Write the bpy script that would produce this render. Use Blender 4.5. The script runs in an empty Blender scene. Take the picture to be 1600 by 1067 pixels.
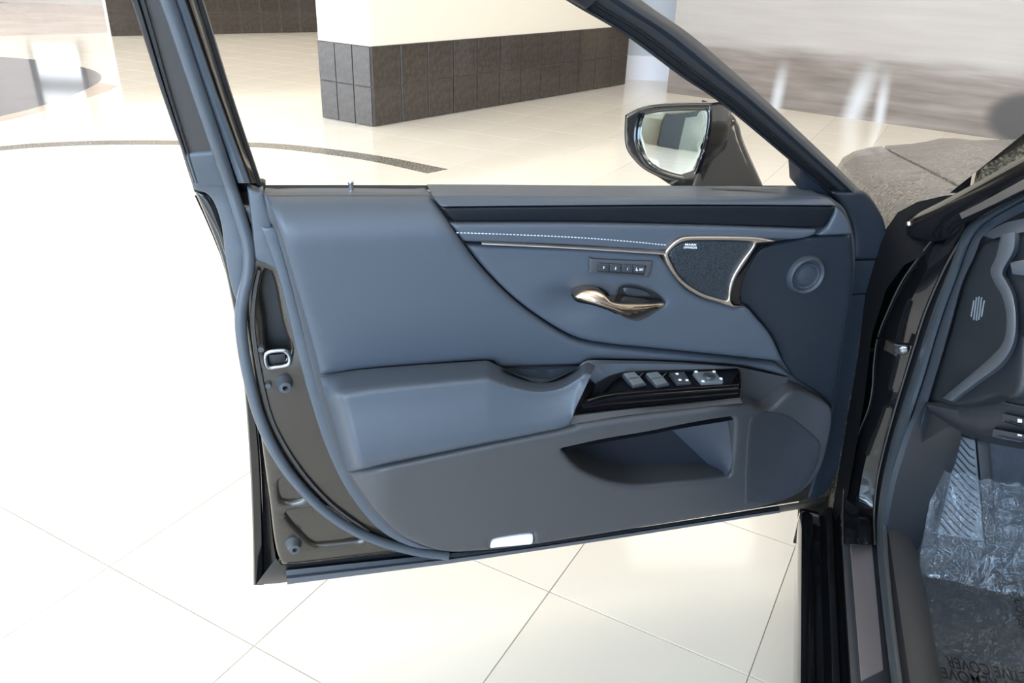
import bpy, math, random
import numpy as np
from mathutils import Matrix, Vector, geometry

random.seed(4)
scene = bpy.context.scene
col = scene.collection

# ------------------------------------------------------------------ camera
F_PX, PITCH, ROLL, CAM_H = 1247.0, math.radians(26.37), math.radians(2.02), 1.32
cp, sp, cr, sr = math.cos(PITCH), math.sin(PITCH), math.cos(ROLL), math.sin(ROLL)
R0 = np.array([1, 0, 0.]); U0 = np.array([0, sp, cp]); VIEW = np.array([0, cp, -sp])
RIGHT = cr * R0 + sr * U0; UP = -sr * R0 + cr * U0; CAM = np.array([0, 0, CAM_H])
cam_data = bpy.data.cameras.new('camera'); cam = bpy.data.objects.new('camera', cam_data); col.objects.link(cam)
cam_data.sensor_fit = 'HORIZONTAL'; cam_data.sensor_width = 36.0; cam_data.lens = 36.0 * F_PX / 1600.0
cam_data.clip_start = 0.02; cam_data.clip_end = 200
m = Matrix([[RIGHT[i], UP[i], -VIEW[i], CAM[i]] for i in range(3)] + [[0, 0, 0, 1]])
cam.matrix_world = m
scene.camera = cam

# ------------------------------------------------------------------ world, daylight, exposure
world = bpy.data.worlds.new('sky'); scene.world = world; world.use_nodes = True
bg = world.node_tree.nodes['Background']
bg.inputs[0].default_value = (0.62, 0.78, 1.0, 1); bg.inputs[1].default_value = 1.0

def area(name, loc, direction, sx, sy, power, color):
    l = bpy.data.lights.new(name, 'AREA'); l.shape = 'RECTANGLE'; l.size = sx; l.size_y = sy
    l.energy = power; l.color = color
    o = bpy.data.objects.new(name, l); col.objects.link(o); o.location = loc
    o.rotation_euler = Vector(direction).to_track_quat('-Z', 'Y').to_euler()
    return o
area('daylight_rear_glazing', (-5.0, -7.9, 2.3), (0, 1, 0), 13.0, 3.6, 3100, (0.55, 0.76, 1.0))
area('daylight_side_glazing', (-12.9, 6.9, 2.3), (1, 0, 0), 8.2, 3.6, 1150, (0.80, 0.90, 1.0))
area('daylight_far_glazing', (-9.4, 16.88, 1.5), (0, -1, 0), 0.9, 1.3, 9, (0.85, 0.93, 1.0))
scene.view_settings.view_transform = 'Standard'; scene.view_settings.look = 'None'
scene.view_settings.gamma = 1.0; scene.view_settings.use_curve_mapping = False
scene.view_settings.exposure = -0.45
scene.cycles.use_denoising = True
scene.cycles.max_bounces = 8
scene.cycles.sample_clamp_indirect = 6.0

# ------------------------------------------------------------------ materials
def mat(name, color, rough=0.5, metal=0.0, coat=0.0, bump=None, var=None, spec=None, emit=None, sheen=0.0):
    m = bpy.data.materials.new(name); m.use_nodes = True
    nt = m.node_tree; b = nt.nodes['Principled BSDF']
    b.inputs['Base Color'].default_value = (*color, 1)
    b.inputs['Roughness'].default_value = rough; b.inputs['Metallic'].default_value = metal
    b.inputs['Coat Weight'].default_value = coat; b.inputs['Coat Roughness'].default_value = 0.03
    if spec is not None: b.inputs['Specular IOR Level'].default_value = spec
    if sheen: b.inputs['Sheen Weight'].default_value = sheen
    if emit:
        b.inputs['Emission Color'].default_value = (*emit[0], 1); b.inputs['Emission Strength'].default_value = emit[1]
    tc = None
    if bump or var:
        tc = nt.nodes.new('ShaderNodeTexCoord')
    if bump:
        n = nt.nodes.new('ShaderNodeTexNoise'); n.inputs['Scale'].default_value = bump[0]; n.inputs['Detail'].default_value = 3
        nt.links.new(tc.outputs['Object'], n.inputs['Vector'])
        bp = nt.nodes.new('ShaderNodeBump'); bp.inputs['Strength'].default_value = bump[1]; bp.inputs['Distance'].default_value = bump[2] if len(bump) > 2 else 0.002
        nt.links.new(n.outputs['Fac'], bp.inputs['Height']); nt.links.new(bp.outputs['Normal'], b.inputs['Normal'])
    if var:   # (scale, second colour, contrast low, high)
        n = nt.nodes.new('ShaderNodeTexNoise'); n.inputs['Scale'].default_value = var[0]; n.inputs['Detail'].default_value = 5
        nt.links.new(tc.outputs['Object'], n.inputs['Vector'])
        r = nt.nodes.new('ShaderNodeValToRGB'); r.color_ramp.elements[0].position = var[2]; r.color_ramp.elements[1].position = var[3]
        r.color_ramp.elements[0].color = (*color, 1); r.color_ramp.elements[1].color = (*var[1], 1)
        nt.links.new(n.outputs['Fac'], r.inputs['Fac']); nt.links.new(r.outputs['Color'], b.inputs['Base Color'])
    return m

M = dict(
    leather=mat('slate_leather', (0.056, 0.069, 0.091), 0.48, bump=(420, 0.12, 0.001), spec=0.5),
    trim=mat('slate_moulded_plastic', (0.048, 0.051, 0.059), 0.52, bump=(700, 0.12, 0.001)),
    front_trim=mat('dark_slate_plastic', (0.011, 0.016, 0.025), 0.5, bump=(700, 0.12, 0.001)),
    kick=mat('slate_kick_plastic', (0.032, 0.040, 0.054), 0.55, bump=(700, 0.12, 0.001)),
    body_rubber=mat('grey_green_rubber', (0.045, 0.056, 0.068), 0.42),
    pocket=mat('shaded_pocket_plastic', (0.011, 0.014, 0.022), 0.5),  # plastic darkened to stand for the shade inside the pocket
    accent=mat('dark_textured_accent', (0.007, 0.009, 0.013), 0.38, bump=(900, 0.2, 0.0008), spec=0.25),
    piano=mat('piano_black', (0.003, 0.003, 0.004), 0.06, spec=0.22),
    paint=mat('black_car_paint', (0.005, 0.005, 0.006), 0.12, coat=0.5, spec=0.35),
    inner_paint=mat('black_inner_paint', (0.028, 0.023, 0.019), 0.22, coat=0.5),
    rubber=mat('slate_rubber', (0.066, 0.079, 0.098), 0.40),
    black_rubber=mat('black_rubber', (0.010, 0.011, 0.014), 0.5),
    matte_black=mat('matte_black_plastic', (0.018, 0.018, 0.021), 0.6, bump=(900, 0.15, 0.001)),
    applique=mat('brown_black_applique', (0.045, 0.041, 0.040), 0.6, bump=(1200, 0.2, 0.001)),
    metal=mat('bright_metal', (0.75, 0.76, 0.78), 0.22, metal=1.0),
    bronze=mat('satin_bronze', (0.62, 0.49, 0.38), 0.20, metal=1.0),
    satin=mat('satin_silver_bronze', (0.66, 0.58, 0.51), 0.36, metal=1.0),
    channel=mat('bare_channel_metal', (0.50, 0.44, 0.38), 0.3, metal=0.9),
    mirror=mat('mirror_glass', (0.82, 0.86, 0.84), 0.01, metal=1.0),
    white=mat('white_plastic', (0.88, 0.87, 0.92), 0.35),
    print_white=mat('white_print', (0.85, 0.88, 0.92), 0.5),
    thread=mat('pale_thread', (0.60, 0.66, 0.76), 0.7),
    button=mat('black_button', (0.030, 0.036, 0.046), 0.4),
    switch=mat('grey_switch', (0.10, 0.115, 0.13), 0.4),
    clip=mat('grey_rubber_stop', (0.055, 0.062, 0.072), 0.5),
    cream_tile=mat('cream_polished_tile', (0.78, 0.722, 0.635), 0.10, bump=(3, 0.02, 0.002), var=(0.9, (0.82, 0.768, 0.69), 0.35, 0.65), spec=0.4),
    grout=mat('beige_grout', (0.42, 0.36, 0.28), 0.8),
    dark_tile=mat('dark_brown_tile', (0.046, 0.036, 0.030), 0.09, var=(26, (0.074, 0.060, 0.050), 0.35, 0.7), spec=0.5),
    dark_grout=mat('grey_brown_grout', (0.16, 0.14, 0.125), 0.8),
    cream_wall=mat('cream_wall_paint', (0.88, 0.79, 0.66), 0.6, bump=(40, 0.04)),
    white_wall=mat('white_wall_paint', (0.82, 0.78, 0.73), 0.6),
    grey_wall=mat('pale_grey_wall_paint', (0.55, 0.57, 0.60), 0.55),
    pink_stone=mat('pinkish_polished_stone', (0.55, 0.43, 0.36), 0.12, var=(1.2, (0.70, 0.60, 0.52), 0.3, 0.7)),
    granite=mat('grey_granite', (0.10, 0.09, 0.08), 0.25, var=(90, (0.34, 0.32, 0.28), 0.45, 0.62)),
    dark_granite=mat('dark_polished_granite', (0.17, 0.17, 0.19), 0.08, var=(2.5, (0.23, 0.23, 0.25), 0.3, 0.7)),
    carpet=mat('charcoal_carpet', (0.046, 0.054, 0.070), 0.95, bump=(500, 0.5, 0.003), var=(60, (0.062, 0.072, 0.092), 0.3, 0.7)),
    sill_trim=mat('charcoal_sill_plastic', (0.026, 0.028, 0.036), 0.5, bump=(600, 0.15, 0.001)),
    scuff=mat('brushed_scuff_metal', (0.56, 0.51, 0.54), 0.36, metal=0.85),
    dash_silver=mat('satin_dash_silver', (0.21, 0.235, 0.28), 0.36, metal=0.6),
    dash=mat('dark_dash_plastic', (0.020, 0.024, 0.031), 0.5, bump=(600, 0.15, 0.001)),
    footrest=mat('grey_footrest_rubber', (0.15, 0.18, 0.22), 0.45),
    frame_metal=mat('dark_window_mullion', (0.03, 0.035, 0.04), 0.5),
    stone_wall=mat('mottled_grey_green_stone', (0.20, 0.21, 0.17), 0.5, var=(1.1, (0.36, 0.36, 0.31), 0.35, 0.65)),
    far_wall=mat('pinkish_beige_wall', (0.62, 0.56, 0.52), 0.5),
    cavity=mat('black_shaded_cavity', (0.003, 0.003, 0.004), 0.7, spec=0.15),  # black-painted cavity, taken to near-black for the shade in the gap
    steel=mat('dark_steel', (0.34, 0.37, 0.42), 0.25, metal=1.0),
    ink=mat('black_ink', (0.004, 0.004, 0.005), 0.6),
)
# windscreen glass
g = bpy.data.materials.new('tinted_glass'); g.use_nodes = True
b = g.node_tree.nodes['Principled BSDF']; b.inputs['Base Color'].default_value = (0.55, 0.65, 0.62, 1); b.inputs['Roughness'].default_value = 0.02
b.inputs['Transmission Weight'].default_value = 1.0; b.inputs['IOR'].default_value = 1.1
M['glass'] = g
# thin protective film: mostly see-through, with a crinkled sheen
g = bpy.data.materials.new('clear_protective_film'); g.use_nodes = True; nt = g.node_tree; nt.nodes.remove(nt.nodes['Principled BSDF'])
out = nt.nodes['Material Output']
tr = nt.nodes.new('ShaderNodeBsdfTransparent'); tr.inputs[0].default_value = (0.93, 0.95, 0.97, 1)
gl = nt.nodes.new('ShaderNodeBsdfGlossy'); gl.inputs['Roughness'].default_value = 0.07; gl.inputs[0].default_value = (0.9, 0.95, 1, 1)
df = nt.nodes.new('ShaderNodeBsdfDiffuse'); df.inputs[0].default_value = (0.22, 0.28, 0.36, 1)
mx0 = nt.nodes.new('ShaderNodeMixShader'); mx0.inputs[0].default_value = 0.62
mx = nt.nodes.new('ShaderNodeMixShader'); mx.inputs[0].default_value = 0.17
tc = nt.nodes.new('ShaderNodeTexCoord'); nz = nt.nodes.new('ShaderNodeTexNoise'); nz.inputs['Scale'].default_value = 26; nz.inputs['Detail'].default_value = 4; nz.inputs['Distortion'].default_value = 2.5
bp = nt.nodes.new('ShaderNodeBump'); bp.inputs['Strength'].default_value = 0.9; bp.inputs['Distance'].default_value = 0.01
nt.links.new(tc.outputs['Object'], nz.inputs['Vector']); nt.links.new(nz.outputs['Fac'], bp.inputs['Height'])
nt.links.new(bp.outputs['Normal'], gl.inputs['Normal'])
nt.links.new(gl.outputs[0], mx0.inputs[1]); nt.links.new(df.outputs[0], mx0.inputs[2])
nt.links.new(tr.outputs[0], mx.inputs[1]); nt.links.new(mx0.outputs[0], mx.inputs[2]); nt.links.new(mx.outputs[0], out.inputs[0])
M['film'] = g
# speaker mesh: fine perforation as dark dots
def perforated(name, base, hole, scale):
    m = mat(name, base, 0.5); nt = m.node_tree; b = nt.nodes['Principled BSDF']
    tc = nt.nodes.new('ShaderNodeTexCoord'); v = nt.nodes.new('ShaderNodeTexVoronoi'); v.inputs['Scale'].default_value = scale; v.inputs['Randomness'].default_value = 0.8
    nt.links.new(tc.outputs['Object'], v.inputs['Vector'])
    r = nt.nodes.new('ShaderNodeValToRGB'); r.color_ramp.elements[0].position = 0.25; r.color_ramp.elements[1].position = 0.4
    r.color_ramp.elements[0].color = (*hole, 1); r.color_ramp.elements[1].color = (*base, 1)
    nt.links.new(v.outputs['Distance'], r.inputs['Fac']); nt.links.new(r.outputs['Color'], b.inputs['Base Color'])
    bp = nt.nodes.new('ShaderNodeBump'); bp.inputs['Strength'].default_value = 0.6; bp.inputs['Distance'].default_value = 0.001
    nt.links.new(v.outputs['Distance'], bp.inputs['Height']); nt.links.new(bp.outputs['Normal'], b.inputs['Normal'])
    return m
M['grille'] = perforated('perforated_speaker_mesh', (0.018, 0.025, 0.033), (0.004, 0.005, 0.007), 260)
M['lower_grille'] = perforated('fine_speaker_cloth', (0.034, 0.039, 0.049), (0.024, 0.028, 0.036), 600)
# dusty clear-coated paint for the fender and bonnet
m_ = mat('dusty_black_paint', (0.008, 0.0075, 0.007), 0.18, coat=0.40, var=(190, (0.34, 0.28, 0.22), 0.44, 0.70), bump=(240, 0.9, 0.006))
b_ = m_.node_tree.nodes['Principled BSDF']
_n = m_.node_tree.nodes.new('ShaderNodeTexNoise'); _n.inputs['Scale'].default_value = 9; _n.inputs['Detail'].default_value = 1
_p = m_.node_tree.nodes.new('ShaderNodeBump'); _p.inputs['Strength'].default_value = 0.8; _p.inputs['Distance'].default_value = 0.04
m_.node_tree.links.new([n_ for n_ in m_.node_tree.nodes if n_.type == 'TEX_COORD'][0].outputs['Object'], _n.inputs['Vector'])
m_.node_tree.links.new(_n.outputs['Fac'], _p.inputs['Height']); m_.node_tree.links.new(_p.outputs[0], [n_ for n_ in m_.node_tree.nodes if n_.type == 'BUMP'][0].inputs['Normal'])
m_.node_tree.links.new([n_ for n_ in m_.node_tree.nodes if n_.type == 'BUMP'][0].outputs[0], b_.inputs['Coat Normal'])
M['dusty_paint'] = m_
# printed backdrop: pale beige sky over brown ground with white streaks and a dark shape (flat print on the panel)
def backdrop_material():
    m = bpy.data.materials.new('printed_backdrop'); m.use_nodes = True; nt = m.node_tree; b = nt.nodes['Principled BSDF']
    b.inputs['Roughness'].default_value = 0.55
    L = nt.links.new
    tc = nt.nodes.new('ShaderNodeTexCoord'); sep = nt.nodes.new('ShaderNodeSeparateXYZ'); L(tc.outputs['Object'], sep.inputs[0])
    mp = nt.nodes.new('ShaderNodeMapping'); mp.inputs['Scale'].default_value = (0.9, 1, 9.0); L(tc.outputs['Object'], mp.inputs[0])
    n = nt.nodes.new('ShaderNodeTexNoise'); n.inputs['Scale'].default_value = 1.6; n.inputs['Detail'].default_value = 5; L(mp.outputs[0], n.inputs['Vector'])
    def math_(op, a, bb=None):
        k = nt.nodes.new('ShaderNodeMath'); k.operation = op
        for i, v in enumerate((a, bb)):
            if v is None: continue
            if isinstance(v, (int, float)): k.inputs[i].default_value = v
            else: L(v, k.inputs[i])
        return k.outputs[0]
    def ramp(src, stops):
        r = nt.nodes.new('ShaderNodeValToRGB'); L(src, r.inputs[0])
        while len(r.color_ramp.elements) < len(stops): r.color_ramp.elements.new(0.5)
        for e, (p, c) in zip(r.color_ramp.elements, stops): e.position = p; e.color = (*c, 1)
        return r.outputs[0]
    X, Zc = sep.outputs[0], sep.outputs[2]
    # printed horizon height falls off along the panel
    hz = math_('ADD', Zc, math_('MULTIPLY', math_('SUBTRACT', n.outputs['Fac'], 0.5), 0.10))
    sky = ramp(n.outputs['Fac'], [(0.25, (0.45, 0.395, 0.36)), (0.6, (0.49, 0.44, 0.405)), (0.9, (0.54, 0.495, 0.46))])
    ground = ramp(n.outputs['Fac'], [(0.3, (0.19, 0.15, 0.127)), (0.55, (0.28, 0.23, 0.20)), (0.8, (0.38, 0.33, 0.295))])
    edge = nt.nodes.new('ShaderNodeMapRange'); L(hz, edge.inputs[0]); edge.interpolation_type = 'SMOOTHSTEP'
    edge.inputs[1].default_value = 0.40; edge.inputs[2].default_value = 0.62
    mixn = nt.nodes.new('ShaderNodeMix'); mixn.data_type = 'RGBA'; L(edge.outputs[0], mixn.inputs[0]); L(ground, mixn.inputs[6]); L(sky, mixn.inputs[7])
    cur = mixn.outputs[2]
    # white spray streaks: (x along panel, width, top height)
    for x0, wd, lean, top in STREAKS:
        d = math_('ABSOLUTE', math_('SUBTRACT', X, math_('ADD', math_('MULTIPLY', Zc, lean), x0)))
        a = nt.nodes.new('ShaderNodeMapRange'); a.interpolation_type = 'SMOOTHSTEP'; L(d, a.inputs[0]); a.inputs[1].default_value = wd; a.inputs[2].default_value = 0.0
        z_ = nt.nodes.new('ShaderNodeMapRange'); z_.interpolation_type = 'SMOOTHSTEP'; L(Zc, z_.inputs[0]); z_.inputs[1].default_value = top; z_.inputs[2].default_value = top * 0.25
        k = math_('MULTIPLY', math_('MULTIPLY', a.outputs[0], z_.outputs[0]), 0.85)
        mm = nt.nodes.new('ShaderNodeMix'); mm.data_type = 'RGBA'; L(k, mm.inputs[0]); L(cur, mm.inputs[6]); mm.inputs[7].default_value = (0.72, 0.72, 0.74, 1); cur = mm.outputs[2]
    # dark printed blob at the near end
    dx = math_('DIVIDE', math_('SUBTRACT', X, DARK[0]), DARK[1]); dz = math_('DIVIDE', math_('SUBTRACT', Zc, DARK[2]), DARK[3])
    dd = math_('ADD', math_('MULTIPLY', dx, dx), math_('MULTIPLY', dz, dz))
    a = nt.nodes.new('ShaderNodeMapRange'); a.interpolation_type = 'SMOOTHSTEP'; L(dd, a.inputs[0]); a.inputs[1].default_value = 1.25; a.inputs[2].default_value = 0.55
    mm = nt.nodes.new('ShaderNodeMix'); mm.data_type = 'RGBA'; L(a.outputs[0], mm.inputs[0]); L(cur, mm.inputs[6]); mm.inputs[7].default_value = (0.085, 0.075, 0.072, 1); cur = mm.outputs[2]
    L(cur, b.inputs['Base Color'])
    return m

# ------------------------------------------------------------------ geometry helpers
def ray(x, y):
    return (x - 800) / F_PX * RIGHT - (y - 533.5) / F_PX * UP + VIEW
def unit(v):
    v = np.asarray(v, float); return v / np.linalg.norm(v)
class Frame:
    """A plane in the place; a photo direction meets it where the thing stands."""
    def __init__(s, o, ex, ey, ez): s.o, s.ex, s.ey, s.ez = [np.asarray(k, float) for k in (o, ex, ey, ez)]
    def at(s, x, y, w=0.0):
        d = ray(x, y); return CAM + d * (((s.o + s.ez * w - CAM) @ s.ez) / (d @ s.ez))
    def uv(s, x, y, w=0.0):
        q = s.at(x, y, w) - s.o; return np.array([q @ s.ex, q @ s.ey])
    def world(s, a, b, w): return s.o + s.ex * a + s.ey * b + s.ez * w
class Corner:
    """Two planes meeting in an inside corner (pillar foot and sill)."""
    def __init__(s, f1, f2): s.f1, s.f2 = f1, f2
    def at(s, x, y, w=0.0):
        p, q = s.f1.at(x, y, w), s.f2.at(x, y, w)
        a, b = np.linalg.norm(p - CAM), np.linalg.norm(q - CAM)
        k = 0.03; h = max(0.0, min(1.0, 0.5 + 0.5 * (b - a) / k)); t = b * (1 - h) + a * h - k * h * (1 - h)
        return CAM + unit(ray(x, y)) * t
def floor_at(x, y, z=0.0):
    d = ray(x, y); return CAM + d * ((z - CAM_H) / d[2])

def curve(pts, n_per=6):
    """Catmull-Rom through points; a third entry of 1 marks a sharp corner. Open curve."""
    P = [np.array(p[:2], float) for p in pts]; sharp = [len(p) > 2 and p[2] == 1 for p in pts]
    out = []
    for i in range(len(P) - 1):
        p1, p2 = P[i], P[i + 1]
        p0 = P[i - 1] if i > 0 and not sharp[i] else 2 * p1 - p2
        p3 = P[i + 2] if i + 2 < len(P) and not sharp[i + 1] else 2 * p2 - p1
        for k in range(n_per):
            t = k / n_per
            out.append(0.5 * ((2 * p1) + (-p0 + p2) * t + (2 * p0 - 5 * p1 + 4 * p2 - p3) * t * t + (-p0 + 3 * p1 - 3 * p2 + p3) * t ** 3))
    out.append(P[-1]); return np.array(out)
def closed(pts, n_per=6):
    P = [np.array(p[:2], float) for p in pts]; sharp = [len(p) > 2 and p[2] == 1 for p in pts]; n = len(P); out = []
    for i in range(n):
        p1, p2 = P[i], P[(i + 1) % n]
        p0 = P[i - 1] if not sharp[i] else 2 * p1 - p2
        p3 = P[(i + 2) % n] if not sharp[(i + 1) % n] else 2 * p2 - p1
        for k in range(n_per):
            t = k / n_per
            out.append(0.5 * ((2 * p1) + (-p0 + p2) * t + (2 * p0 - 5 * p1 + 4 * p2 - p3) * t * t + (-p0 + 3 * p1 - 3 * p2 + p3) * t ** 3))
    return np.array(out)
def resample(P, n, close=False):
    P = np.asarray(P, float)
    if close: P = np.vstack([P, P[:1]])
    d = np.r_[0, np.cumsum(np.linalg.norm(np.diff(P, axis=0), axis=1))]
    t = np.linspace(0, d[-1], n + 1 if close else n)
    if close: t = t[:-1]
    return np.stack([np.interp(t, d, P[:, k]) for k in range(P.shape[1])], 1)

ROOTM = {}
def root_of(o):
    while o.parent: o = o.parent
    return o
def mk(name, verts, faces, material, parent=None, smooth=True, label=None, kind=None):
    V = np.asarray(verts, float)
    if parent is not None:
        inv = ROOTM.get(root_of(parent).name)
        if inv is not None: V = V @ inv[:3, :3].T + inv[:3, 3]
    me = bpy.data.meshes.new(name); me.from_pydata(V.tolist(), [], [list(f) for f in faces]); me.update()
    if smooth:
        me.polygons.foreach_set('use_smooth', [True] * len(me.polygons))
        me.set_sharp_from_angle(angle=math.radians(50))
    me.materials.append(M[material] if isinstance(material, str) else material)
    o = bpy.data.objects.new(name, me); col.objects.link(o)
    if parent is not None: o.parent = parent
    if label: o['label'] = label
    if kind: o['kind'] = kind
    return o
def thing(name, loc, rotz, label, cat, group=None):
    o = bpy.data.objects.new(name, None); col.objects.link(o); o.location = loc; o.rotation_euler = (0, 0, rotz)
    o.empty_display_size = 0.1; o['label'] = label; o['category'] = cat
    if group: o['group'] = group
    mw = Matrix.Translation(loc) @ Matrix.Rotation(rotz, 4, 'Z')
    ROOTM[o.name] = np.array(mw.inverted()); return o
def tag(o, label, cat, group=None):
    o['label'] = label; o['category'] = cat
    if group: o['group'] = group
    return o
def struct(o): o['kind'] = 'structure'; return o

def seg_dist(P, poly):
    A = poly; B = np.roll(poly, -1, 0); out = np.full(len(P), 1e9); AB = B - A; L2 = (AB ** 2).sum(1) + 1e-18
    for k in range(0, len(P), 1500):
        Q = P[k:k + 1500]; AP = Q[:, None] - A[None]; t = np.clip((AP * AB[None]).sum(2) / L2, 0, 1)
        out[k:k + 1500] = np.sqrt((((AP - t[..., None] * AB[None]) ** 2).sum(2)).min(1))
    return out
def inside(P, poly):
    x, y = P[:, 0], P[:, 1]; c = np.zeros(len(P), bool); n = len(poly)
    for i in range(n):
        x1, y1 = poly[i]; x2, y2 = poly[(i + 1) % n]
        if y1 == y2: continue
        k = ((y1 > y) != (y2 > y)) & (x < (x2 - x1) * (y - y1) / (y2 - y1) + x1); c ^= k
    return c
def clean(poly, ds):
    per = np.linalg.norm(np.diff(np.vstack([poly, poly[:1]]), axis=0), axis=1).sum()
    return resample(poly, max(12, int(per / ds)), True)
def relief(name, fr, pts, h, back, material, parent, r=0.005, holes=(), step=0.014, ds=0.006, raw=None, label=None, edge_drop=None):
    """A moulded panel: outline in the photo put on its plane, rounded edge of radius r, face height h (number or function of a, b)."""
    H = h if callable(h) else (lambda a, b: np.full(np.shape(a), float(h)))
    def to_uv(px):
        out = []
        for x, y in px:
            w = float(np.mean(H(np.array([0.5]), np.array([0.7])))) - r
            for _ in range(4):
                q = fr.uv(x, y, w); w = float(H(q[:1], q[1:])[0]) - r * 0.6
            out.append(fr.uv(x, y, w))
        return np.array(out)
    poly = clean(to_uv(closed(pts)) if raw is None else raw, ds)
    if ((poly[:, 0] * np.roll(poly[:, 1], -1)) - (np.roll(poly[:, 0], -1) * poly[:, 1])).sum() < 0: poly = poly[::-1]
    hl = []
    for hp in holes:
        q = clean(to_uv(closed(hp)) if not isinstance(hp, np.ndarray) else hp, ds)
        if ((q[:, 0] * np.roll(q[:, 1], -1)) - (np.roll(q[:, 0], -1) * q[:, 1])).sum() > 0: q = q[::-1]
        hl.append(q)
    loops = [poly] + hl
    pts2 = [p for L in loops for p in L]; edges = []; k0 = 0
    for L in loops:
        n = len(L); edges += [(k0 + i, k0 + (i + 1) % n) for i in range(n)]; k0 += n
    def dist(P):
        d = seg_dist(P, loops[0])
        for L in loops[1:]: d = np.minimum(d, seg_dist(P, L))
        return d
    def ok(P):
        c = inside(P, poly)
        for q in hl: c &= ~inside(P, q)
        return c
    extra = []
    for th in (0.35, 0.7, 1.05, 1.57):
        d = r * (1 - math.cos(th))
        for L in loops:
            t = np.roll(L, -1, 0) - np.roll(L, 1, 0); t /= np.linalg.norm(t, axis=1)[:, None] + 1e-12
            q = L + np.stack([-t[:, 1], t[:, 0]], 1) * d
            dq = dist(q); q = q[ok(q) & (dq > d * 0.97)]
            extra.append(q if th > 1 else q)
    lo, hi = poly.min(0), poly.max(0)
    gx, gy = np.meshgrid(np.arange(lo[0] + step / 2, hi[0], step), np.arange(lo[1] + step / 2, hi[1], step))
    gx[::2] += step * 0.5
    G = np.stack([gx.ravel(), gy.ravel()], 1)
    if len(G): 
        G = G[ok(G)]
        if len(G): G = G[dist(G) > r + step * 0.3]
    allp = np.vstack([np.array(pts2)] + [e for e in extra if len(e)] + ([G] if len(G) else []))
    res = geometry.delaunay_2d_cdt([Vector(p) for p in allp], edges, [], 0, 1e-6)
    V2 = np.array([[v.x, v.y] for v in res[0]]); T = [f for f in res[2] if len(f) == 3]
    cen = np.array([V2[list(f)].mean(0) for f in T]); keep = ok(cen)
    T = [f for f, k in zip(T, keep) if k]
    d = np.minimum(dist(V2), r); w = H(V2[:, 0], V2[:, 1]) - r + np.sqrt(np.maximum(r * r - (r - d) ** 2, 0))
    VW = fr.o + V2[:, :1] * fr.ex + V2[:, 1:] * fr.ey + w[:, None] * fr.ez
    verts = list(VW); faces = [tuple(f) for f in T]
    wb = back
    for L in loops:
        k = len(verts); n = len(L); wt = H(L[:, 0], L[:, 1]) - r
        for p, ww in zip(L, wt): verts.append(fr.world(p[0], p[1], ww))
        for p, ww in zip(L, wt): verts.append(fr.world(p[0], p[1], min(wb, ww - 0.0005)))
        for i in range(n):
            j = (i + 1) % n; faces.append((k + j, k + i, k + n + i, k + n + j))
    return mk(name, verts, faces, material, parent, True, label)
def strip(name, fr, A, B, prof, material, parent, n=40, close=False, label=None, cap=False, n_per=6):
    """Sheet swept between two edges; prof lists (fraction from A to B, height above the plane), or is a function of the path fraction."""
    a = resample(curve(A, n_per), n); b = resample(curve(B, n_per), n); verts = []; faces = []
    for i in range(n):
        pr = prof(i / (n - 1)) if callable(prof) else prof
        for f, w in pr: x, y = a[i] * (1 - f) + b[i] * f; verts.append(fr.at(x, y, w))
    m_ = len(pr)
    for i in range(n - 1):
        for j in range(m_ if close else m_ - 1):
            j2 = (j + 1) % m_; faces.append((i * m_ + j, (i + 1) * m_ + j, (i + 1) * m_ + j2, i * m_ + j2))
    if cap:
        faces.append(tuple(range(m_))); faces.append(tuple(range((n - 1) * m_, n * m_))[::-1])
    return mk(name, verts, faces, material, parent, True, label)
def tube(name, path, rad, material, parent, seg=10, close=False, label=None, flat=1.0, flat_axis=None):
    P = np.asarray(path, float); n = len(P); verts = []; faces = []
    rad = np.full(n, rad) if np.isscalar(rad) else np.asarray(rad)
    T = np.gradient(P, axis=0) if not close else np.roll(P, -1, 0) - np.roll(P, 1, 0)
    ref = np.array([0, 0, 1.]) if abs(unit(T[0])[2]) < 0.9 else np.array([1., 0, 0])
    u = unit(np.cross(T[0], ref))
    for i in range(n):
        t = unit(T[i]); u = unit(u - t * (u @ t)); v = np.cross(t, u)
        for k in range(seg):
            a = 2 * math.pi * k / seg; verts.append(P[i] + rad[i] * (math.cos(a) * u + math.sin(a) * v))
    for i in range(n if close else n - 1):
        for k in range(seg):
            i2 = (i + 1) % n; faces.append((i * seg + k, i * seg + (k + 1) % seg, i2 * seg + (k + 1) % seg, i2 * seg + k))
    if not close: faces += [tuple(range(seg))[::-1], tuple(range((n - 1) * seg, n * seg))]
    return mk(name, verts, faces, material, parent, True, label)
def lathe(name, center, axis, profile, material, parent, seg=28, label=None):
    """profile: list of (radius, height along axis)."""
    ax = unit(axis); ref = np.array([0, 0, 1.]) if abs(ax[2]) < 0.9 else np.array([1., 0, 0]); u = unit(np.cross(ax, ref)); v = np.cross(ax, u)
    verts = []; faces = []; m_ = len(profile)
    for k in range(seg):
        a = 2 * math.pi * k / seg; d = math.cos(a) * u + math.sin(a) * v
        for rr, hh in profile: verts.append(np.asarray(center) + d * rr + ax * hh)
    for k in range(seg):
        k2 = (k + 1) % seg
        for j in range(m_ - 1): faces.append((k * m_ + j, k2 * m_ + j, k2 * m_ + j + 1, k * m_ + j + 1))
    return mk(name, verts, faces, material, parent, True, label)
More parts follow.
